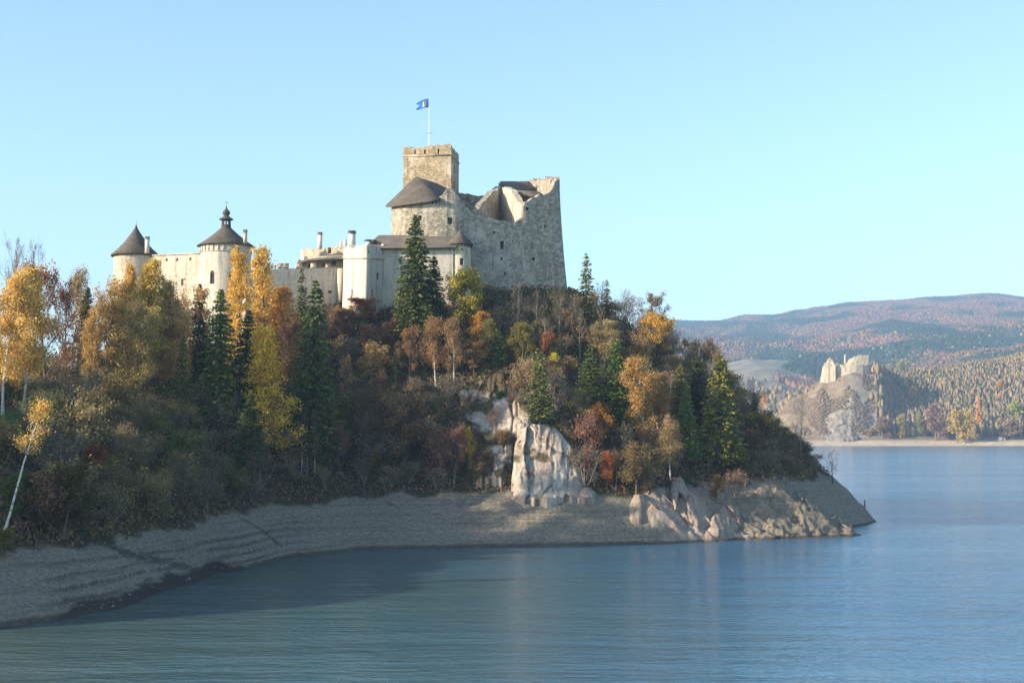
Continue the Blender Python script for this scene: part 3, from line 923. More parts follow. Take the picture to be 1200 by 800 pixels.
for k in range(30):
    a = k * 2 * math.pi / 30
    g = Geo(); g.box((cx + (r + 0.12) * math.cos(a), cy + (r + 0.12) * math.sin(a), zt - 0.35), (0.16, 0.12, 0.28), a)
    g.build('corbel', MATS['wood_dark'], e)

# --- chapel tower with lantern
e, f, hs, (cx, cy, r, zt) = round_tower('chapel_tower', 'white round tower under a shingled cone roof crowned by an onion-topped lantern and cross', 262, 262, 29.5, 287, 27.0,
                                        'white_plaster', [(247, 326, 6, 13), (247, 318.3, 4.2, 2.4), (268, 322, 3, 5)])
window_in(f, hs[0], e); window_in(f, hs[1], e, bars=False); window_in(f, hs[2], e, bars=False)
m = 262 / FPX
g = Geo(); g.lathe((cx, cy), [(5.5 * m, Z(266.5, 262)), (8 * m, Z(269, 262)), (16 * m, Z(276, 262)), (24.5 * m, Z(282.5, 262)), (34 * m, Z(288.5, 262)), (33.5 * m, Z(289.6, 262)), (29 * m, Z(288, 262))], 12, 0.004, 0.2)
rf = g.build('roof', MATS['shingle'], e)
g = Geo()
for k in range(30):
    a = k * 2 * math.pi / 30
    g.box((cx + (r + 0.04) * math.cos(a), cy + (r + 0.04) * math.sin(a), Z(293.5, 262)), (0.10, 0.11, 0.55), a)
g.lathe((cx, cy), [(r + 0.1, Z(297.6, 262)), (r + 0.17, Z(297.3, 262)), (r + 0.17, Z(296.8, 262)), (r + 0.08, Z(296.6, 262))], 40)
g.build('parapet_band', MATS['cream_plaster'], e)
g = Geo()
for k in range(8):
    a = k * math.pi / 4 + 0.2
    g.box((cx + 4.6 * m * math.cos(a), cy + 4.6 * m * math.sin(a), Z(262, 262)), (0.11, 0.14, 5.2 * m), a)
g.lathe((cx, cy), [(5.6 * m, Z(267.5, 262)), (5.6 * m, Z(263.5, 262)), (4.2 * m, Z(263.4, 262))], 8, 0, 0.2)
g.lathe((cx, cy), [(5.2 * m, Z(258.5, 262)), (5.2 * m, Z(256.8, 262))], 8, 0, 0.2)
ln = g.build('lantern', MATS['wood_dark'], e)
g = Geo()
g.lathe((cx, cy), [(8.4 * m, Z(257.6, 262)), (8.2 * m, Z(256.6, 262)), (4.5 * m, Z(254.3, 262)), (2.6 * m, Z(253, 262)), (4.1 * m, Z(251.4, 262)), (4.7 * m, Z(249.4, 262)), (3.7 * m, Z(247.2, 262)), (1.7 * m, Z(245.6, 262)), (0.9 * m, Z(243.5, 262)), (0.3 * m, Z(241, 262))], 12, 0, 0.2)
g.build('onion_dome', MATS['shingle'], ln, loc=(0, 0, 0))
g = Geo()
g.tube([(cx, cy, Z(243, 262)), (cx, cy, Z(234.8, 262))], [0.08, 0.06], 5)
g.tube([(cx - 0.42, cy, Z(237.4, 262)), (cx + 0.42, cy, Z(237.4, 262))], [0.06, 0.06], 5)
g.build('cross', MATS['metal'], ln, loc=(0, 0, 0))
chimney(rf, 287.3, 272, 287, 4.6, 259.5, 'cream_plaster')

# --- curtain wall between the two towers
f = plan([(176, 270.5), (238, 264.5)])
z0 = 24.0
e = empty('curtain_wall', (X(207, 267), 267, z0), 'pale cream curtain wall with three small square openings, between the two round towers', 'wall')
hs = [hole_px(f, a, b, 3.2, 3.4, 266) for a, b in ((193, 304.5), (205.5, 304.2), (221, 303.4))] + [hole_px(f, a, b, 7, 8, 266) for a, b in ((191, 332), (213, 330.5))]
zt = lambda t: np.interp(t, [0, f.len], [Z(299.5, 270.5), Z(297, 264.5)])
wall_mesh(f, z0, zt, 1.4, hs, step=0.7, rag=0.3).build('wall', MATS['cream_plaster'], e)
for h in hs[:3]: window_in(f, h, e, 0.4, bars=False, mat='wood_frame')
for h in hs[3:]: window_in(f, h, e, 0.35, bars=False, mat='cream_plaster')
g = Geo()
for k in range(int(f.len / 0.5)):
    x_, y_ = f(k * 0.5 + 0.25, 0.3)
    g.box((float(x_), float(y_), float(zt(k * 0.5 + 0.25)) + 0.06), (0.24, 0.5, 0.10), -0.55)
g.build('coping', MATS['turret_stone'], e)

# --- shaded wall running up to the bastion
f = plan([(286, 251.5), (320, 255), (404, 262)])
z0 = 28.0
e = empty('lower_wall', (X(345, 257), 257, z0), 'grey shaded lower castle wall with small merlons, between the chapel tower and the bastion', 'wall')
zt = lambda t: np.interp(t, [0, f.len * 0.3, f.len * .75, f.len], [Z(316, 251.5), Z(315, 255), Z(315, 260), Z(312, 262)])
hs = [hole_px(f, 335, 339, 3, 4, 257), hole_px(f, 386, 342, 5, 3, 260)]
wall_mesh(f, z0, zt, 1.2, hs, step=0.7, rag=0.15).build('wall', MATS['white_plaster'], e)
for h in hs: window_in(f, h, e, 0.35, bars=False)
for px_, w_ in ((305, 4), (314, 4), (328, 5), (333.5, 9), (350, 6), (367, 5), (384, 6)):
    c = P(px_, 312.0, float(np.interp(px_, [286, 320, 404], [251.5, 255, 262])) + 0.6)
    g = Geo(); g.box(c, (w_ / 2 * 0.157, 0.42, 0.38 + 0.1 * rng.random()), 0.4); g.box((c.x, c.y, c.z + 0.47), (w_ / 2 * 0.157 + .05, 0.5, 0.05), 0.4)
    g.build('merlon', MATS['cream_plaster'], e)
# buttress pier at its right end
g = Geo(); c = P(400, 335, 260.2); g.box(c, (0.75, 0.9, 3.2), 0.4, 0.8); g.build('pier', MATS['turret_stone'], e)

# --- gatehouse range above that wall
e = empty('gatehouse_range', (X(376, 266), 266, 30), 'cream castle range under a curved dark lean-to roof, beside the bastion', 'building')
f = plan([(350, 266), (356, 263.5), (404, 262.5)])
hs = [hole_px(f, 361, 311, 4, 4.4, 263), hole_px(f, 378, 310.5, 5, 4.4, 263), hole_px(f, 390, 308.5, 5, 5, 263)]
wall_mesh(f, 31, lambda t: t * 0 + Z(300, 263), 0.8, hs).build('wall', MATS['white_plaster'], e)
for h in hs: window_in(f, h, e, 0.3, bars=False)
f = plan([(350.5, 278), (350.5, 270.5), (404, 268)])
wall_mesh(f, 31, lambda t: np.interp(t, [0, 7, f.len], [Z(292.5, 275), Z(293, 270.5), Z(288.5, 268)]), 1.0, [], rag=0.25).build('upper_wall', MATS['turret_stone'], e)
g = Geo()
ev = [P(347, 309.5, 260.8), P(352, 307, 260), P(362, 304.6, 259.8), P(378, 303.2, 259.6), P(392, 302.2, 259.4), P(404, 302.6, 259.2)]
tp = [P(351, 303.5, 270.4), P(355, 302.6, 270.2), P(364, 301, 269.9), P(378, 299.2, 269.3), P(392, 297.2, 268.7), P(404, 296.5, 268)]
n = len(ev)
dn = Vector((0, 0, -0.25))
g.add(ev + tp + [p + dn for p in ev] + [p + dn for p in tp], [[k, k + 1, n + k + 1, n + k] for k in range(n - 1)] + [[2 * n + k, 3 * n + k, 3 * n + k + 1, 2 * n + k + 1] for k in range(n - 1)] + [[k, 2 * n + k, 2 * n + k + 1, k + 1] for k in range(n - 1)] + [[0, n, 3 * n, 2 * n]])
rf = g.build('roof', MATS['shingle_brown'], e)
chimney(e, 375, 275, 292, 5, 272); 
chimney(e, 404.5, 281, 292, 3.4, 268.5, cap=False); chimney(e, 399.5, 283, 292, 3, 268.5, cap=False)
g = Geo(); g.box(P(386, 293.5, 267.6), (0.3, 0.25, 0.55)); g.build('niche', MATS['wood_dark'], e)

# --- bastion
bp = [(401, 258), (402, 253.5), (404.5, 250), (410, 247.4), (417, 245.8), (424, 245), (429, 244.8), (432, 245.2), (438, 246.9), (446, 249), (454, 251.2), (460, 253.5), (463, 256.5)]
f = plan(bp)
z0 = 31.0
e = empty('bastion', (X(431, 251), 251, z0), 'whitewashed rounded bastion with a string course and three dark windows, left of the tall spruce', 'tower')
def warp(t, x, y, z):
    k = np.clip((45.5 - z) / 12, 0, 1)
    return x - 0.25 * k, y - 0.6 * k, z
hs = [hole_px(f, 442.3, 323.5, 5, 8.4, 248), hole_px(f, 436.5, 343.5, 4.6, 8, 247), hole_px(f, 457.5, 325.5, 4.6, 8.4, 252), hole_px(f, 407.3, 295.6, 2.6, 3.6, 248), hole_px(f, 431.3, 295.2, 2, 3, 246), hole_px(f, 447.5, 295, 2.4, 5, 249)]
tq = np.array([float(v) for v in f.s])
tz = np.array([Z(b, a[1]) for a, b in zip(bp, [290, 289.6, 289.4, 289, 288.6, 288.2, 288, 288, 289, 290, 291, 291.5, 292])])
wall_mesh(f, z0, lambda t: np.interp(t, tq, tz), 1.3, hs, step=0.7, warp=warp, rag=0.45).build('wall', MATS['white_plaster'], e)
for k, h in enumerate(hs): window_in(f, h, e, 0.36, warp, bars=k < 3)
g = Geo()
tt = np.linspace(0, f.len, 40); xo, yo = f(tt, -0.13)
g.tube(np.c_[xo, yo, np.interp(tt, tq, [Z(302.4 + 0.05 * abs(a[0] - 420) * (a[0] > 432), a[1]) for a in bp])], np.full(40, 0.11), 5)
g.build('string_course', MATS['turret_stone'], e)
for px_, h_ in ((430.5, 3.6), (449, 2.8)):
    g = Geo(); g.box(P(px_, 288 - h_ / 2 + 1, 246.5 if px_ < 440 else 250), (0.28, 0.3, h_ / 2 * 0.16))
    g.build('battlement_stub', MATS['chimney_white'], e)
chimney(e, 412.3, 273.5, 290.5, 8, 250.5)

# --- white lower range with shingled roof
e = empty('lower_range', (X(485, 252), 252, 34), 'white plastered range under a long shingled roof, behind the tall spruce', 'building')
f = plan([(436, 260), (436.5, 249.6), (531, 249.6), (533, 256)])
hs = [hole_px(f, 468, 306, 4, 6, 250), hole_px(f, 512, 303, 4, 6, 250)]
wall_mesh(f, 33, lambda t: t * 0 + Z(289.2, 249.6), 0.9, hs[:1]).build('wall', MATS['white_plaster'], e)
window_in(f, hs[0], e, 0.3)
g = Geo()
A, B = P(444, 275.4, 255.4), P(540, 275.9, 255.4)
a, b, c_, d_ = P(427, 290.4, 248.6), P(534, 289.4, 248.6), P(429, 288, 262.5), P(540, 285, 262.5)
dn = Vector((0, 0, -0.22))
vs = [a, b, B, A, c_, d_]
g.add(vs + [v + dn for v in vs], [[0, 1, 2, 3], [3, 2, 5, 4], [0, 6, 7, 1], [6, 9, 8, 7]], [[0, 3, 4], [6, 10, 9]])
rf = g.build('roof', MATS['shingle_brown'], e)
g = Geo(); g.box(P(437, 283.5, 250.6), (0.5, 0.7, 0.28), 0.3); g.box(P(433.5, 281.8, 250.6), (0.85, 0.8, 0.07), 0.5); g.build('dormer', MATS['wood_dark'], rf, loc=(0, 0, 0))

# --- stair turret
e, f, hs, (cx, cy, r, zt) = round_tower('stair_turret', 'slim round stone turret with a pointed dark roof, against the palace wall', 538.5, 251.5, 12.8, 287, 34.0,
                                        'turret_stone', [(541, 306.5, 4.6, 8), (541.5, 292, 2.4, 3), (531.5, 293, 2, 3)])
window_in(f, hs[0], e); window_in(f, hs[1], e, bars=False); window_in(f, hs[2], e, bars=False)
m = 251.5 / FPX
g = Geo(); g.lathe((cx, cy), [(0.05, Z(269.5, 251.5)), (3.5 * m, Z(273.5, 251.5)), (9 * m, Z(279.5, 251.5)), (16.6 * m, Z(286.6, 251.5)), (16.2 * m, Z(287.8, 251.5)), (12.5 * m, Z(286.6, 251.5))], 10, 0.004, 0.3)
g.build('roof', MATS['shingle'], e)
for k in range(18):
    a = k * 2 * math.pi / 18
    g = Geo(); g.box((cx + (r + 0.1) * math.cos(a), cy + (r + 0.1) * math.sin(a), zt - 0.35), (0.14, 0.09, 0.2), a)
    g.build('corbel', MATS['wood_dark'], e)

# --- upper palace: one long wall that bends at the ruined corner and returns on the right
UP = [(468, 277, 240), (461, 272, 240), (457.3, 267, 240), (457.5, 263, 240.5), (460.5, 260, 240), (466, 257.8, 239.5), (474, 256.4, 238.6), (486, 255.5, 237.4), (500, 255, 236), (513, 254.8, 234.6), (514.5, 254.8, 232), (516.5, 254.8, 229),
      (519, 254.8, 225), (523, 254.8, 221), (527, 255, 220), (532, 255.1, 224.5), (537, 255.4, 231), (541, 255.8, 237), (545, 256.2, 243.5), (550, 256.7, 250.5), (556, 257.2, 252.5), (563, 257.8, 253.5), (572, 258.4, 254.5), (584, 259.1, 256.5), (596, 259.8, 259.8),
      (604, 260.4, 262.3), (607.5, 260.7, 261), (609, 260.8, 258), (611.5, 260.9, 256.5), (612.6, 261, 250), (613.3, 261, 240), (618, 261.3, 236.5), (622, 261.6, 233.5), (630, 262.2, 231), (637, 262.7, 229.5), (641, 263, 228.6), (645, 263.3, 224),
      (648, 263.5, 219.5), (651, 263.7, 213), (654.5, 264, 209), (656.5, 264.6, 208)]
f = polyline([(X(a, b), b) for a, b, c in UP] + [(X(656, 266.5), 266.5), (X(645, 275), 275), (X(629, 286), 286)])
UT = np.array([Z(c, b) for a, b, c in UP] + [Z(208.6, 266.5), Z(211.6, 275), Z(212.6, 286)])
TS = np.array(f.s)
z0 = 37.0
e = empty('ruined_palace', (X(560, 262), 262, z0), 'massive grey ruined palace with a deeply notched wall head and one dark roof', 'building')
TR = TS[UP.index((596, 259.8, 259.8))]
def warp(t, x, y, z):
    k = np.clip((t - TR) / (TS[UP.index((637, 262.7, 229.5))] - TR), 0, 1) ** 2
    q = np.clip((63.5 - z) / 20, 0, 1.4) ** 1.5
    k2 = np.clip((63 - z) / 25, 0, 1) * np.clip((t - TS[18]) / 4, 0, 1)
    return x + 1.35 * k * q, y - 0.9 * k2, z
hp = [(491.2, 255.5, 3.6, 6.0), (526.8, 258.8, 5.6, 7.6), (588.4, 287.3, 4.8, 9.6), (588.0, 303.8, 2.4, 3.4), (623.0, 304.0, 3.0, 4.4), (617.8, 244.8, 4.0, 3.6), (655.8, 265.6, 2.2, 4.4),
      (579.0, 272.6, 3.0, 2.4), (506, 237.5, 2.2, 3), (592, 321.0, 2.6, 3.0), (601, 283, 1.6, 2)]
s1 = (0, TS[UP.index((637, 262.7, 229.5))])
hs = [hole_px(f, a, b, w, h, 259, s1) for a, b, w, h in hp]
wall_mesh(f, z0, lambda t: np.interp(t, TS, UT), 1.7, hs, step=0.35, zstep=1.2, warp=warp, rag=0.75, reveal=0.8).build('wall', MATS['palace_rubble'], e)
for k, h in enumerate(hs):
    if k == 5: continue
    window_in(f, h, e, 0.7, warp, bars=k in (0,))
# roof over the rounded end
ap = P(487.5, 206.8, 265); ap2 = P(511, 214.5, 270)
ev = [P(470, 234, 281), P(457, 236, 275), P(452, 240.5, 268), P(452.5, 241.2, 263.5), P(456.5, 241.2, 259.6), P(463, 240.2, 257.0), P(473, 238.8, 255.4), P(486, 237, 254.4), P(500, 235.2, 253.9), P(515, 232.6, 253.7), P(518, 231.5, 256), P(525, 221, 268)]
g = Geo(); n = len(ev); dn = Vector((0, 0, -0.28))
vs = ev + [ap, ap2] + [v + dn for v in ev]
tri = [[k, k + 1, n] for k in range(n - 3)] + [[n - 3, n - 2, n]]
g.add(vs, [[k, n + 2 + k, n + 3 + k, k + 1] for k in range(n - 1)] + [[n - 2, n - 1, n + 1, n]], tri)
g.build('roof', MATS['shingle'], e)
# inner walls seen through the breach
def inner(name, ctrl, tops, mat, thick=1.2, rag=0.4):
    ff = plan(ctrl)
    s = np.array(ff.s); zz = np.array([Z(c, y) for (a, y), c in zip(ctrl, tops)])
    return wall_mesh(ff, 44, lambda t: np.interp(t, s, zz), thick, [], step=0.5, rag=rag).build(name, MATS[mat], e)
inner('inner_wall', [(532, 279), (540, 278.8), (548, 278.6), (560, 278.4), (569, 278), (578, 277.6)], [225.5, 225.2, 227.5, 228.8, 228.8, 231], 'palace_rubble')
inner('inner_wall', [(560, 263), (563.5, 264.5), (569, 267.4), (575, 270.6), (580, 273), (587, 276.6)], [246, 240, 234, 227.5, 223, 218.8], 'palace_rubble', 1.2, 0.3)
inner('inner_wall', [(587, 276.4), (592, 273.5), (599, 269.4), (600.5, 268.6), (604, 266.6), (607, 264.9), (611.5, 262.4)], [219, 219.6, 222, 228, 231, 236, 240.5], 'turret_stone', 1.2, 0.35)
inner('inner_wall', [(594, 274), (600, 273.7), (607, 273.5), (615, 273.2), (640, 272)], [222, 224, 227, 229.4, 231], 'palace_rubble', 0.9, 0.05)
g = Geo()
v1 = [P(586, 212.4, 285), P(633, 212.2, 285), P(633, 222.5, 279), P(590, 219.5, 279.5)]
v2 = [P(597, 221.2, 278), P(637, 225, 277), P(643, 230.2, 271), P(609, 229.3, 272)]
for v in (v1, v2): g.add(v + [p + Vector((0, 0, -0.2)) for p in v], [[0, 3, 2, 1], [3, 7, 6, 2], [4, 5, 6, 7], [0, 4, 7, 3], [1, 2, 6, 5]])
g.build('courtyard_roof', MATS['shingle_brown'], e)
inner('inner_wall', [(584, 285.6), (634, 285.6)], [213.5, 213.5], 'palace_rubble', 0.9, 0.2)
g = Geo(); g.box(P(637, 220.5, 278.7), (0.24, 0.3, 0.5), 0.5); g.build('arrow_slit', MATS['glass_dark'], e)

# --- keep
A = np.array([X(471, 272.5), 272.5]); B = np.array([X(528, 271.3), 271.3])
dd = (B - A) / np.linalg.norm(B - A); nn = np.array([-dd[1], dd[0]])
C_, D_ = B + nn * 9, A + nn * 9
f = polyline([A, B, C_, D_], True)
z0 = 42.0
e = empty('square_keep', ((A[0] + B[0]) / 2, 276, z0), 'tall square tan stone keep with slotted parapet, highest part of the castle, below the flag', 'tower')
L = float(np.linalg.norm(B - A))
hs = [(L * u - w / 2, L * u + w / 2, Z(b, 272) - h / 2, Z(b, 272) + h / 2) for u, b, w, h in ((0.245, 178.2, 0.33, 0.95), (0.45, 178.2, 0.33, 0.9), (0.735, 178, 0.4, 0.9), (1.3, 178.8, 0.5, 0.9), (1.62, 178.8, 0.5, 0.9), (1.38, 195.4, 0.9, 1.5), (1.34, 214.5, 0.9, 1.5))]
zt0 = Z(171.6, 272)
def ktop(t):
    return zt0 + (vn(t / 1.1, t * 0 + 1, 8) - 0.5) * 0.5 * np.clip(np.minimum(t, f.len - t), 0, 1) + np.where(np.abs(t - L * 0.83) < 1.3, 0.25, 0) - np.where(np.abs(t - L * 0.2) < 0.7, 0.25, 0)
wall_mesh(f, z0, ktop, 1.1, hs, step=0.45, closed=True, reveal=0.7).build('wall', MATS['keep_stone'], e)
for h in hs[:5]: window_in(f, h, e, 0.55, bars=False, mat='wood_frame')
for h in hs[5:]: window_in(f, h, e, 0.5, bars=False)
g = Geo()
zs = Z(182.6, 272)
cs = [A, B, C_, D_]
for k in range(4):
    a, b = cs[k], cs[(k + 1) % 4]
    c = (a + b) / 2; ln_ = np.linalg.norm(b - a) / 2
    g.box((c[0], c[1], zs), (ln_ + (0.16 if k % 2 == 0 else -0.13), 0.13, 0.13), math.atan2(*(b - a)[::-1]))
g.build('string_course', MATS['keep_stone'], e)
g = Geo(); cc = (A + C_) / 2; g.add([(q_[0], q_[1], zt0 - 1.5) for q_ in (A + (cc - A) * .08, B + (cc - B) * .08, C_ + (cc - C_) * .08, D_ + (cc - D_) * .08)], [[0, 1, 2, 3]]); g.build('platform', MATS['cap_dark'], e)

# --- flagpole and flag
pb = P(503.2, 172, 275); ptop = P(503.2, 114.5, 275)
e = empty('flagpole', (pb.x, pb.y, zt0 - 1.5), 'thin white flagpole with guy wires on the keep roof', 'flagpole')
g = Geo(); g.tube([(pb.x, pb.y, zt0 - 1.5), (ptop.x, ptop.y, ptop.z)], [0.13, 0.06], 8); g.build('pole', MATS['pole_white'], e)
g = Geo(); yk = P(503.2, 155.5, 275)
g.tube([(yk.x - 0.7, yk.y, yk.z), (yk.x + 0.7, yk.y, yk.z)], [0.05, 0.05], 5); g.build('crossbar', MATS['metal'], e)
for dx, dy in ((-3.2, -2.5), (3.2, -2.0), (0, 3.5)):
    g = Geo(); g.tube([(yk.x, yk.y, yk.z), (yk.x + dx, yk.y + dy, zt0 - 0.6)], [0.018, 0.018], 4); g.build('guy_wire', MATS['metal'], e)
nx, nz = 26, 12
Wf, Hf = 2.35, 1.85
U, Vv = np.meshgrid(np.linspace(0, 1, nx), np.linspace(0, 1, nz))
sag = -0.95 * U ** 1.3 + 0.25 * U * np.sin(Vv * 3)
def flag_pts(U, Vv, off):
    x = pb.x - 0.1 - Wf * U * (0.97 - 0.1 * np.sin(U * 5))
    y = pb.y + 0.32 * np.sin(U * 8 + Vv * 1.5) * U ** 0.6 + off
    z = ptop.z - 0.1 - Hf * Vv * (1 - 0.22 * U) - 0.95 * U ** 1.25
    return np.stack([x, y, z], -1).reshape(-1, 3)
def sheet(n, m, p, flip=False):
    i = np.arange(n - 1)[:, None] * m; j = np.arange(m - 1)[None, :]
    return p, np.stack([i + j, i + j + 1, i + m + j + 1, i + m + j], -1).reshape(-1, 4)
g = Geo(); notch = (U > 0.8) & (np.abs(Vv - 0.5) < (U - 0.8) * 1.2)
p_, q_ = sheet(nz, nx, flag_pts(U, Vv, 0)); kq = ~notch.reshape(-1)[q_].any(1); g.add(p_, q_[kq])
fl = g.build('flag', MATS['flag_blue'], None, True)
tag(fl, 'small blue banner with a gold and white emblem, blowing from the pole top', 'flag')
Ue, Ve = np.meshgrid(np.linspace(0.26, 0.56, 9), np.linspace(0.14, 0.84, 8))
g = Geo()
for off in (-0.02, 0.02): p_, q_ = sheet(8, 9, flag_pts(Ue, Ve, off)); g.add(p_, q_)
em = g.build('emblem_panel', MATS['flag_white'], fl, loc=(0, 0, 0))
Ue, Ve = np.meshgrid(np.linspace(0.33, 0.49, 7), np.linspace(0.24, 0.74, 7))
g = Geo()
for off in (-0.035, 0.035): p_, q_ = sheet(7, 7, flag_pts(0.41 + (Ue - 0.41) * (0.35 + Ve), Ve, off)); g.add(p_, q_)
g.build('emblem', MATS['flag_gold'], em, loc=(0, 0, 0))

# ------------------------------------------------------------------ far ruined castle on its own rock
YF = 1552.0
e = empty('distant_castle_ruin', (X(992, YF), YF, Z(442, YF)), 'sunlit pale stone castle ruin crowning the bare hill across the lake', 'castle ruin')
def ruin(name, ctrl, z0py, thick=2.5, holes=()):
    ff = polyline([(X(a, YF + dy), YF + dy) for a, dy, c in ctrl])
    s = np.array(ff.s); zz = np.array([Z(c, YF + dy) for a, dy, c in ctrl])
    hh = [hole_px(ff, a, b, w, h, YF) for a, b, w, h in holes]
    o = wall_mesh(ff, Z(z0py, YF), lambda t: np.interp(t, s, zz), thick, hh, step=0.9, zstep=4, rag=1.8, reveal=1.5).build(name, MATS['ruin_stone'], e)
    for h in hh:
        g = Geo(); tt = np.array([h[0], h[1], h[1], h[0]]); x, y = ff(tt, 1.4); g.add(np.stack([x, y, np.array([h[2], h[2], h[3], h[3]])], -1), [[0, 1, 2, 3]])
        g.build('window', MATS['wood_frame'], e)
ruin('gable_wall', [(961.5, 14, 447), (964.5, 6, 433), (966.5, 2, 426), (969.5, 1, 425), (971.5, 0, 421), (973.5, 0, 419), (976, -1, 421.5), (978.5, -2, 425), (980, -2.5, 428.5)], 452, 3, [(974, 422.5, 1.2, 1.3), (974, 428, 1.2, 1.6)])
ruin('inner_stub', [(980, 16, 428), (982, 18, 427), (984, 18, 425.5)], 446)
ruin('curtain', [(982.8, 2, 427), (990, -1, 427), (997, -3, 426.8), (1004, -4, 427.2), (1012, -3, 427.5), (1018, 0, 428), (1022, 8, 428.6)], 448, 2.5, [(985.4, 432, .8, 1.2), (991.4, 431.5, .8, 1.3), (991.4, 434.5, .8, 1.2)])
ruin('tower_stub', [(990.3, 10, 415.4), (992, 9, 415), (993.8, 10, 415.2), (994.4, 18, 418)], 440)
ruin('upper_hall', [(993, 8, 425), (998, 5, 419), (1003, 3.5, 418), (1006, 3, 416.5), (1012, 3, 416.4), (1019.6, 3.5, 417), (1020.8, 6, 421), (1021.2, 12, 427)], 440, 2.5, [(1000.3, 426, 1.9, 2.2), (1005, 424.5, 1, 2.2), (1010, 427, 1, 1.2)])

# ------------------------------------------------------------------ rock faces
t = NT('limestone')
n1 = t.noise(0.22, 5, rough=0.6); n2 = t.noise(1.6, 7, t.pos((1, 1, 0.35)), 0.82); n3 = t.noise(5.0, 4, rough=0.7)
lc = t.ramp(n2, [(0.30, (0.13, 0.11, 0.095)), (0.44, (0.33, 0.29, 0.25)), (0.56, (0.46, 0.415, 0.36)), (0.72, (0.55, 0.50, 0.44))])
lc = t.mix(t.ramp(n1, [(0.42, (0, 0, 0)), (0.62, (0.75, 0.75, 0.75))]), lc, t.ramp(n2, [(0.3, (0.22, 0.15, 0.12)), (0.7, (0.42, 0.32, 0.26))]))
ao = t.node('ShaderNodeAttribute', attribute_name='moss')
lc = t.mix(ao.outputs['Fac'], lc, t.ramp(n3, [(0.3, (0.04, 0.035, 0.02)), (0.7, (0.13, 0.10, 0.05))]))
ck = t.node('ShaderNodeAttribute', attribute_name='crack')
lc = t.mix(t.math('MULTIPLY', ck.outputs['Fac'], 0.8, clamp=True), lc, (0.07, 0.06, 0.05))
MATS['limestone'] = t.finish(lc, 0.95, t.bump(t.math('ADD', t.math('MULTIPLY', n2, 0.6), n3), 0.8, 0.12))


mat_plain('far_rock', (0.25, 0.215, 0.18), 0.95, 0.4, 0.3)


t = NT('tan_rock')
n2 = t.noise(1.6, 7, t.pos((1, 1, 0.5)), 0.82); n3 = t.noise(5.0, 4, rough=0.7)
ck = t.node('ShaderNodeAttribute', attribute_name='crack')
lc = t.ramp(n2, [(0.3, (0.13, 0.095, 0.075)), (0.46, (0.29, 0.22, 0.175)), (0.7, (0.43, 0.35, 0.28))])
lc = t.mix(t.math('MULTIPLY', ck.outputs['Fac'], 0.8, clamp=True), lc, (0.07, 0.06, 0.05))
MATS['tan_rock'] = t.finish(lc, 0.95, t.bump(t.math('ADD', t.math('MULTIPLY', n2, 0.6), n3), 0.8, 0.12))


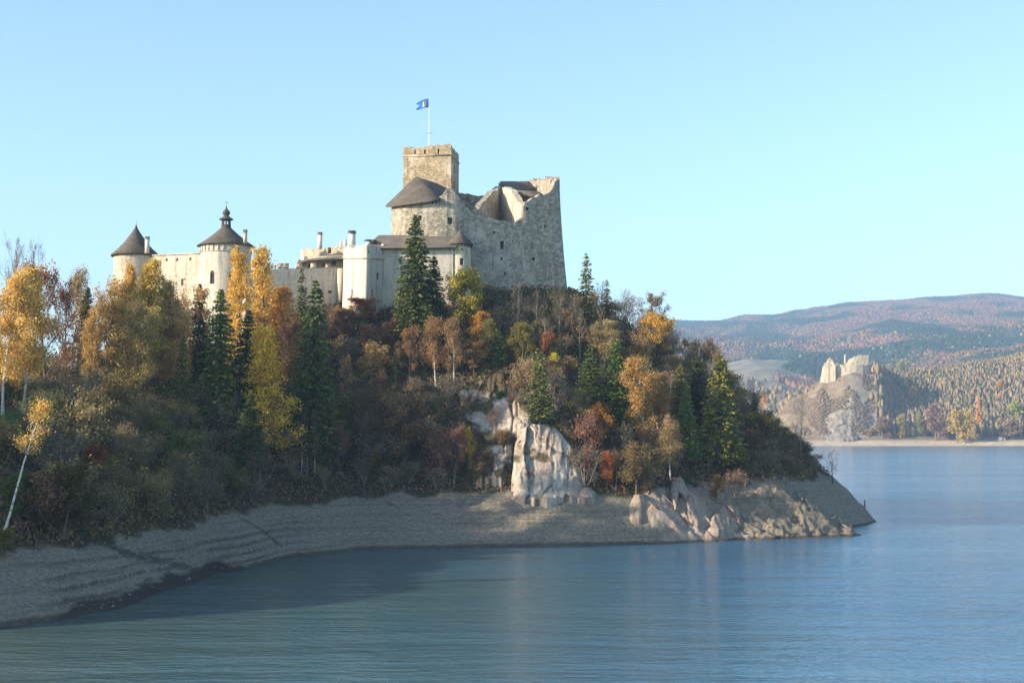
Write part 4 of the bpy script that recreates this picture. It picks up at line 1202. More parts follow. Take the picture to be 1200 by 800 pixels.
def rock_face(name, outline, Yb, Yt, label, seed, amp=2.2, moss=0.3, kind='rock face', pink=0.0):
    """craggy face: outline = rows (py, px_left, px_right) from the foot up; leaning back from Yb at the foot to Yt at the top"""
    rows = np.array(outline, float)
    o = np.argsort(-rows[:, 0]); rows = rows[o]
    ns = int(max(20, (rows[0, 0] - rows[-1, 0]) * 1.0)); nt_ = int(max(24, (rows[:, 2] - rows[:, 1]).max() * 0.9))
    sv = np.linspace(0, 1, ns); tv = np.linspace(-0.18, 1.18, nt_)
    py = rows[0, 0] + (rows[-1, 0] - rows[0, 0]) * sv
    L = np.interp(-py, -rows[:, 0], rows[:, 1]); R = np.interp(-py, -rows[:, 0], rows[:, 2])
    T, S = np.meshgrid(tv, sv)
    PX = L[:, None] + (R - L)[:, None] * np.clip(T, 0, 1)
    Yd = Yb + (Yt - Yb) * S
    edge = np.clip(np.abs(T - 0.5) * 2, 0, 2)
    dv0 = (400 - np.repeat(py[:, None], nt_, 1)) / FPX
    sl = (ST + dv0 * CT) / (CT - dv0 * ST)
    hf = hill if Yb < 1000 else far_h
    hit = np.full(Yd.shape, 1e9)
    for yy_ in np.arange(Yb - 12, max(Yt, Yb) + 14, 0.7 if Yb < 1000 else 2.0)[::-1]:
        hh_ = hf((PX - 600) / FPX * yy_, PX * 0 + yy_, False)
        hit = np.where(hh_ + (0.9 if Yb < 1000 else 3.0) >= CAMZ + sl * yy_, yy_, hit)
    Yd = np.minimum(Yd, hit - 0.3)
    for _ in range(3):
        Yd[1:-1] = (Yd[:-2] + Yd[1:-1] + Yd[2:]) / 3; Yd[:, 1:-1] = (Yd[:, :-2] + Yd[:, 1:-1] + Yd[:, 2:]) / 3
    Yd = Yd + 1.6 * np.clip(edge, 0, 1) ** 3 + np.clip(edge - 1, 0, 1) * 16
    PY = np.repeat(py[:, None], nt_, 1)
    dv = (400 - PY) / FPX
    zz = CAMZ + (ST + dv * CT) / (CT - dv * ST) * Yd
    xx = (PX - 600) / FPX * Yd / 1.0
    k_ = 1.0 if Yb < 1000 else 6.0
    wx = xx / k_ + (fbm(xx / k_ / 2, zz / k_ / 2, 3, seed + 2) - 0.5) * 0.35; wz = zz / k_ + wx * 0.35
    o1, t1_, e1 = worley(wx / 3.0, wz / 8.0, seed)
    o2, t2_, e2 = worley(wx / 1.1, wz / 3.2, seed + 3)
    o3, t3_, e3 = worley(wx / 0.45, wz / 0.8, seed + 4)
    n = o1 * 1.3 + t1_ * 3.4 + o2 * 0.45 + t2_ * 1.2 + o3 * 0.12 + (fbm(wx / 0.8, wz / 6, 3, seed + 6, ridged=True) - 0.6) * 0.7 - np.clip(0.08 - e1, 0, 1) * 2.5
    fade = 1 - np.clip(edge - 0.92, 0, 1) / 0.3 * 0.5
    disp = (n * 0.8 + 0.45) * amp * np.clip(fade, 0.3, 1)
    crack = np.clip(1 - e1 / 0.07, 0, 1) * 0.7 + np.clip(1 - e2 / 0.06, 0, 1) * 0.5
    yy = Yd - disp
    xx = xx + (fbm(xx / 2, zz / 2, 3, seed + 31) - 0.5) * 0.5
    zz = zz + (fbm(xx / 2.3, zz / 2.3, 3, seed + 37) - 0.5) * 0.6 * np.clip(S * 4, 0, 1)
    V = np.stack([xx, yy, zz], -1)
    top = V[-1].copy(); top[:, 1] += 3.0; top[:, 2] -= 1.0
    foot = V[0].copy(); foot[:, 2] -= 3.0 * k_; foot[:, 1] += 0.3
    V = np.concatenate([foot[None], V, top[None]], 0).reshape(-1, 3)
    crack = np.concatenate([crack[:1], crack, crack[-1:]], 0).reshape(-1)
    i = np.arange(ns + 1)[:, None] * nt_; j = np.arange(nt_ - 1)[None, :]
    Qd = np.stack([i + j, i + j + 1, i + nt_ + j + 1, i + nt_ + j], -1).reshape(-1, 4)
    me = fast_mesh(name, V, Qd, None, False)
    mv = np.clip((fbm(V[:, 0] / 3.2 + V[:, 2] / 9, V[:, 2] / 2.6, 4, seed + 50) - (0.62 - moss * 0.3)) * 9, 0, 1)
    a = me.attributes.new('moss', 'FLOAT', 'POINT'); a.data.foreach_set('value', mv.astype(np.float32))
    a = me.attributes.new('crack', 'FLOAT', 'POINT'); a.data.foreach_set('value', crack.astype(np.float32))
    me.materials.append(MATS['far_rock' if Yb > 1000 else ('tan_rock' if kind == 'rock' else 'limestone')])
    ob = bpy.data.objects.new(name, me); COL.objects.link(ob)
    return tag(ob, label, kind)


rock_face('limestone_cliff', [(583, 598, 688), (560, 599, 684), (540, 601, 677), (520, 604, 667), (505, 611, 653), (496, 618, 640)], 215.5, 221.5, 'bright bare limestone cliff with grooved face, standing right above the shore', 101, 0.75, 0.0)
rock_face('limestone_cliff', [(560, 548, 600), (535, 541, 603), (510, 532, 606), (485, 529, 610), (462, 536, 606), (446, 556, 600), (437, 578, 596)], 219.5, 240, 'broken brushy limestone crag rising up and back beside the bright bare cliff', 131, 1.3, 0.6)
rock_face('limestone_cliff', [(506, 598, 622), (488, 598, 628), (472, 600, 622), (466, 604, 616)], 223.5, 231, 'small pale crag top between the bright cliff and the spruce above it', 151, 1.0, 0.3)
rock_face('rock_outcrop', [(608, 735, 754), (595, 734, 756), (584, 737, 757), (578, 741, 755)], 217.2, 219.0, 'blocky grey rock step at the edge of the shore under the round shrub', 161, 0.6, 0.0, 'rock')
rock_face('rock_outcrop', [(610, 800, 822), (596, 788, 814), (580, 784, 808), (566, 784, 801), (558, 788, 796)], 219.5, 224.0, 'tall tapering pinkish rock rib rising from the shore into the bushes', 171, 0.8, 0.0, 'rock')
rock_face('rock_outcrop', [(620, 828, 864), (610, 830, 866), (600, 838, 864), (593, 846, 860)], 220.0, 225.0, 'knobbly pale rock lump on the shore next to the pinkish rib', 181, 0.9, 0.0, 'rock')
rock_face('rock_outcrop', [(583, 672, 700), (575, 676, 698), (571, 680, 692)], 216.6, 218.0, 'low dark boulder beside the foot of the bright cliff', 191, 0.6, 0.3, 'rock')

# ------------------------------------------------------------------ trees
R = random.Random(11)


def rdir(d, ang):
    """direction d turned by about ang radians to a random side"""
    ax = Vector((R.gauss(0, 1), R.gauss(0, 1), R.gauss(0, 1)))
    ax -= ax.dot(d) * d
    if ax.length < 1e-6: ax = Vector((1, 0, 0))
    ax.normalize()
    return (d * math.cos(ang) + ax * math.sin(ang)).normalized()


def leaf_quads(cent, size, elong=1.0, dirs=None, rnd=None):
    """one rhombus per centre, random or given direction"""
    n = len(cent)
    a = rng.normal(size=(n, 3)) if dirs is None else dirs + rng.normal(size=(n, 3)) * (0.35 if rnd is None else rnd)
    a /= np.linalg.norm(a, axis=1)[:, None] + 1e-9
    b = np.cross(a, rng.normal(size=(n, 3))); b /= np.linalg.norm(b, axis=1)[:, None] + 1e-9
    s = (np.asarray(size) * (0.65 + 0.7 * rng.random(n)))[:, None] * 0.5
    p = np.stack([cent - a * s * elong, cent + b * s, cent + a * s * elong, cent - b * s], 1).reshape(-1, 3)
    return p, np.arange(4 * n).reshape(-1, 4)


class Tree:
    def __init__(s):
        s.wood = Geo(); s.crown = Geo(); s.tw = Geo(); s.tips = []

    def branch(s, p, d, L, r, depth, opt):
        n = 4 if depth > 0 else 3
        pts = [p.copy()]; q = p.copy(); dd = d.copy()
        for k in range(n):
            dd = (dd + Vector((R.gauss(0, 1), R.gauss(0, 1), R.gauss(0, 1))) * opt['wob'] + Vector((0, 0, opt['up'] if depth > 0 else opt['tipup']))).normalized()
            q = q + dd * (L / n)
            pts.append(q.copy())
        last = depth == 0
        rr = np.linspace(r, r * (0.3 if last else 0.55), n + 1)
        (s.tw if r < 0.05 else s.wood).tube(pts, rr, 3 if r < 0.06 else (5 if r > 0.2 else 4))
        if last:
            s.tips.append((pts[-1], dd)); s.tips.append((pts[-2], dd))
            if opt.get('mid'): s.tips.append((pts[1], dd))
            return
        kids = opt['kids'][depth]
        for k in range(kids):
            f = R.uniform(0.3, 1.0) if k else 1.0
            i = min(n - 1, int(f * n)); base = pts[i] + (pts[i + 1] - pts[i]) * (f * n - i) if i < n else pts[-1]
            s.branch(base, rdir(dd, R.uniform(*opt['ang']) if k else opt['ang'][0] * 0.5), L * R.uniform(*opt['rat']), max(0.012, r * (0.5 if k else 0.62)), depth - 1, opt)


def make_broad(h, cw, trunk_r, opt, leaves=0, lsize=0.25, base=0.2, stems=1, spread=0.35, cloud=0.5, hang=False):
    """unit deciduous tree: h high, crown cw wide; returns the two meshes' geometry"""
    T = Tree()
    for st_ in range(stems):
        lean = Vector((R.gauss(0, spread), R.gauss(0, spread), 1)).normalized() if stems > 1 else Vector((R.gauss(0, .04), R.gauss(0, .04), 1)).normalized()
        n = 9; pts = [Vector((R.gauss(0, .1) * (stems > 1), R.gauss(0, .1) * (stems > 1), 0))]
        H = h * (R.uniform(0.75, 1.0) if stems > 1 else 1)
        d = lean
        for k in range(n):
            d = (d + Vector((R.gauss(0, 0.05), R.gauss(0, 0.05), 0.06))).normalized()
            pts.append(pts[-1] + d * (H * 0.96 / n))
        tr = trunk_r / stems ** 0.5
        rad = [tr * (1 - k / n) ** 0.8 * 1.0 + 0.02 for k in range(n + 1)]
        rad[0] *= 1.35
        T.wood.tube(pts, rad, 7)
        nb = max(4, int(opt['nb'] / stems))
        for k in range(nb):
            f = base + (0.97 - base) * ((k + R.random()) / nb)
            i = min(n - 1, int(f * n)); b = pts[i] + (pts[i + 1] - pts[i]) * (f * n - i)
            az = k * 2.4 + R.uniform(-.5, .5)
            g_ = (f - base) / (1 - base)
            prof = opt['prof'](g_)
            el = opt['el'][0] + (opt['el'][1] - opt['el'][0]) * g_
            dr = Vector((math.cos(az) * math.cos(el), math.sin(az) * math.cos(el), math.sin(el)))
            T.branch(b, dr, cw * 0.5 * prof * R.uniform(0.55, 1.0) / (1.45 if opt['depth'] > 1 else 1.2), max(0.02, rad[i] * 0.45), opt['depth'], opt)
    if leaves:
        per = max(1, leaves // max(1, len(T.tips)))
        c = np.array([list(p) for p, d in T.tips])
        c = np.repeat(c, per, 0) + rng.normal(size=(len(c) * per, 3)) * cloud * np.array([1, 1, 0.8]) - (np.array([0, 0, 1.0]) * np.abs(rng.normal(size=(len(c) * per, 1))) * cloud * 1.6 if hang else 0)
        c[:, 2] = np.maximum(c[:, 2], 0.15)
        p, q = leaf_quads(c, lsize)
        T.crown.add(p, q)
    return T


def make_conifer(h, w, trunk_r, levels, per, droop, fill, size, base=0.1, gap=0.0, power=1.0, ragged=0.2):
    T = Tree()
    T.wood.tube([(0, 0, 0), (0.05, 0, h * .35), (0, 0.05, h * .7), (0, 0, h * 0.99)], [trunk_r * 1.2, trunk_r * .75, trunk_r * .4, 0.03], 7)
    C, D = [], []
    for k in range(levels):
        f = base + (1 - base) * (k + R.random() * 0.8) / levels
        if R.random() < gap: continue
        z = h * f
        rl = w * 0.5 * (1 - f) ** power * (1 - 0.45 * max(0, (base + 0.12 - f) / 0.12)) + 0.22
        nb = max(3, int(per * (0.55 + 0.45 * (1 - f)) + R.random()))
        a0 = R.random() * 6.3
        for b in range(nb):
            a = a0 + b * 2 * math.pi / nb + R.uniform(-.35, .35)
            L = rl * R.uniform(1 - ragged, 1.08)
            dx, dy = math.cos(a), math.sin(a)
            m = max(3, int(L * fill))
            s = (np.arange(m) + rng.random(m)) / m
            el = 0.25 if f > 0.85 else (-0.05 if f > 0.5 else -0.12)
            zz = z + el * L * s - droop * L * s * (1 - 0.45 * s)
            wd = 0.30 * L * (1 - s) ** 0.7 * (s > 0.12) + 0.06
            side = rng.uniform(-1, 1, m) * wd
            cx_ = dx * L * s - dy * side; cy_ = dy * L * s + dx * side
            C.append(np.stack([cx_, cy_, zz - np.abs(side) * 0.2 + rng.normal(size=m) * 0.05], -1))
            dd = np.tile(np.array([dx, dy, -0.45]), (m, 1)) + np.stack([-dy * np.sign(side), dx * np.sign(side), side * 0], -1) * 0.55
            D.append(dd)
            if b % 2 == 0 and L > 0.8:
                T.wood.tube([(0, 0, z), (dx * L * .5, dy * L * .5, z + el * L * .5 - droop * L * .38), (dx * L * .92, dy * L * .92, z + el * L - droop * L * .55)], [0.05, 0.03, 0.012], 3)
    C = np.concatenate(C); D = np.concatenate(D)
    p, q = leaf_quads(C, size, 1.5, D, 0.4)
    T.crown.add(p, q)
    return T


dome = lambda g: max(0.18, math.sin(math.pi * min(1, 0.16 + g * 0.84)) ** 0.6)
tall = lambda g: 0.35 + 0.75 * math.sin(math.pi * min(1, 0.12 + g * 0.86)) ** 0.9
cone = lambda g: 1.05 - 0.85 * g
O_BROAD = dict(nb=16, depth=2, kids=[0, 4, 4], ang=(0.35, 0.95), rat=(0.5, 0.75), wob=0.12, up=0.08, tipup=0.0, el=(0.35, 1.1), prof=dome, mid=True)
O_BIRCH = dict(nb=24, depth=2, kids=[0, 3, 4], ang=(0.3, 0.8), rat=(0.5, 0.75), wob=0.10, up=0.02, tipup=-0.16, el=(0.75, 1.15), prof=tall, mid=True)
O_BARE = dict(nb=14, depth=3, kids=[0, 4, 4, 3], ang=(0.3, 0.8), rat=(0.5, 0.78), wob=0.12, up=0.10, tipup=0.08, el=(0.5, 1.2), prof=dome)
O_SHRUB = dict(nb=18, depth=2, kids=[0, 4, 4], ang=(0.3, 0.9), rat=(0.5, 0.8), wob=0.14, up=0.05, tipup=0.05, el=(0.5, 1.1), prof=dome, mid=True)
O_LARCH = dict(nb=70, depth=1, kids=[0, 5], ang=(0.5, 1.0), rat=(0.35, 0.55), wob=0.06, up=0.03, tipup=-0.05, el=(0.05, 0.5), prof=cone, mid=True)


def proto(name, T, bark, leafmat, h, w):
    wood = np.concatenate(T.wood.v), np.concatenate(T.wood.q)
    mw = fast_mesh(name + '_trunk', wood[0], wood[1], None, True); mw.materials.append(MATS[bark])
    vs, qs, mi, n = [], [], [], 0
    for g, k in ((T.crown, 0), (T.tw, 1)):
        if not g.v: continue
        v = np.concatenate(g.v); q = np.concatenate(g.q) + n
        vs.append(v); qs.append(q); mi.append(np.full(len(q), k, np.int32)); n += len(v)
    mc = fast_mesh(name + '_crown', np.concatenate(vs), np.concatenate(qs))
    mc.materials.append(MATS[leafmat]); mc.materials.append(MATS[bark])
    mc.polygons.foreach_set('material_index', np.concatenate(mi))
    return dict(m=(mw, mc), h=h, w=w)


PROTO = {}
for k in range(3):
    PROTO.setdefault('spruce', []).append(proto('spruce', make_conifer(20, 8.6, 0.28, 66, 9, 0.34, 9.0, 0.30, 0.04 + 0.03 * k, 0.02, 0.72, 0.38), 'bark_dark', 'needle', 20, 8.0))
for k in range(2):
    PROTO.setdefault('thin_spruce', []).append(proto('thin_spruce', make_conifer(14, 5.4, 0.16, 40, 7, 0.28, 8.0, 0.27, 0.08, 0.06, 0.75, 0.45), 'bark_dark', 'needle', 14, 5.0))
for k in range(3):
    PROTO.setdefault('larch', []).append(proto('larch', make_broad(20, 10.5, 0.24, O_LARCH, 11000, 0.23, 0.12, cloud=0.36), 'bark_brown', 'leaf', 20, 7.6))
for k in range(4):
    PROTO.setdefault('birch', []).append(proto('birch', make_broad(18, 7.5, 0.17, O_BIRCH, 15000, 0.22, 0.22, cloud=0.38, hang=True), 'bark_birch', 'leaf', 18, 7.5))
for k in range(3):
    PROTO.setdefault('thin_birch', []).append(proto('thin_birch', make_broad(13, 5.5, 0.13, O_BIRCH, 6500, 0.19, 0.3, cloud=0.38, hang=True), 'bark_birch', 'leaf', 13, 5.5))
for k in range(3):
    PROTO.setdefault('ash', []).append(proto('ash', make_broad(17, 7.5, 0.2, O_BIRCH, 12500, 0.22, 0.25, stems=3, spread=0.10, cloud=0.42), 'bark_grey', 'leaf', 17, 7.5))
for k in range(3):
    PROTO.setdefault('broadleaf', []).append(proto('broadleaf', make_broad(11, 9, 0.26, O_BROAD, 9500, 0.27, 0.16, cloud=0.42), 'bark_brown', 'leaf', 11, 9))
for k in range(3):
    PROTO.setdefault('sparse', []).append(proto('sparse', make_broad(13, 10, 0.26, O_BARE, 4500, 0.22, 0.2, cloud=0.3), 'bark_brown', 'leaf', 13, 10))
for k in range(3):
    PROTO.setdefault('bare', []).append(proto('bare', make_broad(12, 8, 0.17, O_BARE, 0, 0, 0.22), 'bark_grey', 'twig', 12, 8))
for k in range(4):
    PROTO.setdefault('shrub', []).append(proto('shrub', make_broad(4.2, 5.2, 0.13, O_SHRUB, 3200, 0.20, 0.05, stems=5, spread=0.4, cloud=0.30), 'bark_brown', 'leaf', 4.2, 5.2))
for k in range(3):
    PROTO.setdefault('twiggy', []).append(proto('twiggy', make_broad(4.4, 5.0, 0.10, dict(O_BARE, nb=22, depth=2, kids=[0, 5, 4]), 1500, 0.15, 0.05, stems=6, spread=0.4, cloud=0.3), 'bark_grey', 'leaf', 4.4, 5.0))

NTREE = [0]


def put(kind, name, x, y, z, h, w, col, label, cat, group=None, var=None, rz=None, lean=None, bark=None, split=True):
    """one tree: an empty at its foot that carries trunk and crown"""
    NTREE[0] += 1
    pr = PROTO[kind]; pr = pr[(NTREE[0] if var is None else var) % len(pr)]
    e = bpy.data.objects.new(name, None); COL.objects.link(e)
    e.location = (x, y, z - 0.15)
    s = h / pr['h']
    sw = w / pr['w']
    sw = min(max(sw, s * 0.55), s * 1.7)
    e.scale = (sw, sw, s)
    a = R.uniform(0, 6.28) if rz is None else rz
    e.rotation_euler = (R.gauss(0, 0.025), R.gauss(0, 0.025), a)
    if kind in ('bare', 'ash', 'larch', 'broadleaf', 'sparse', 'birch'): sw *= R.uniform(0.95, 1.12); e.scale = (sw, sw * R.uniform(0.9, 1.1), s)
    if lean is not None:
        e.rotation_mode = 'QUATERNION'
        from mathutils import Quaternion
        e.rotation_quaternion = Quaternion((0, 1, 0), lean) @ Quaternion((0, 0, 1), a)
    tag(e, label, cat, group)
    tr, cr = pr['m']
    to = bpy.data.objects.new('trunk', tr); COL.objects.link(to); to.parent = e
    co = bpy.data.objects.new('crown', cr); COL.objects.link(co); co.parent = e
    co.color = (*col, 1)
    if bark:
        to.material_slots[0].link = 'OBJECT'; to.material_slots[0].material = MATS[bark]
        co.material_slots[1].link = 'OBJECT'; co.material_slots[1].material = MATS[bark]
    return e


def tree(kind, name, px, top, base, wpx, col, label, cat='tree', y=None, **kw):
    if y is None:
        x, y, z = ground_at(px, base)
    else:
        x = X(px, y); z = hz(x, y)
    h = max(1.5, P(px, top, y).z - z)
    return put(kind, name, x, y, z, h, wpx * y / FPX, col, label, cat, **kw)


GOLD = (0.54, 0.38, 0.12); DGOLD = (0.36, 0.20, 0.045); YEL = (0.46, 0.36, 0.05); TAN = (0.27, 0.19, 0.09); RUST = (0.30, 0.15, 0.065)
ORG = (0.42, 0.20, 0.04); OLIVE = (0.15, 0.15, 0.05); DGRN = (0.028, 0.045, 0.018); BROWN = (0.13, 0.085, 0.05)
LGRN = (0.20, 0.20, 0.05); GREYB = (0.12, 0.09, 0.07); RED = (0.30, 0.06, 0.03); BURN = (0.42, 0.15, 0.04)

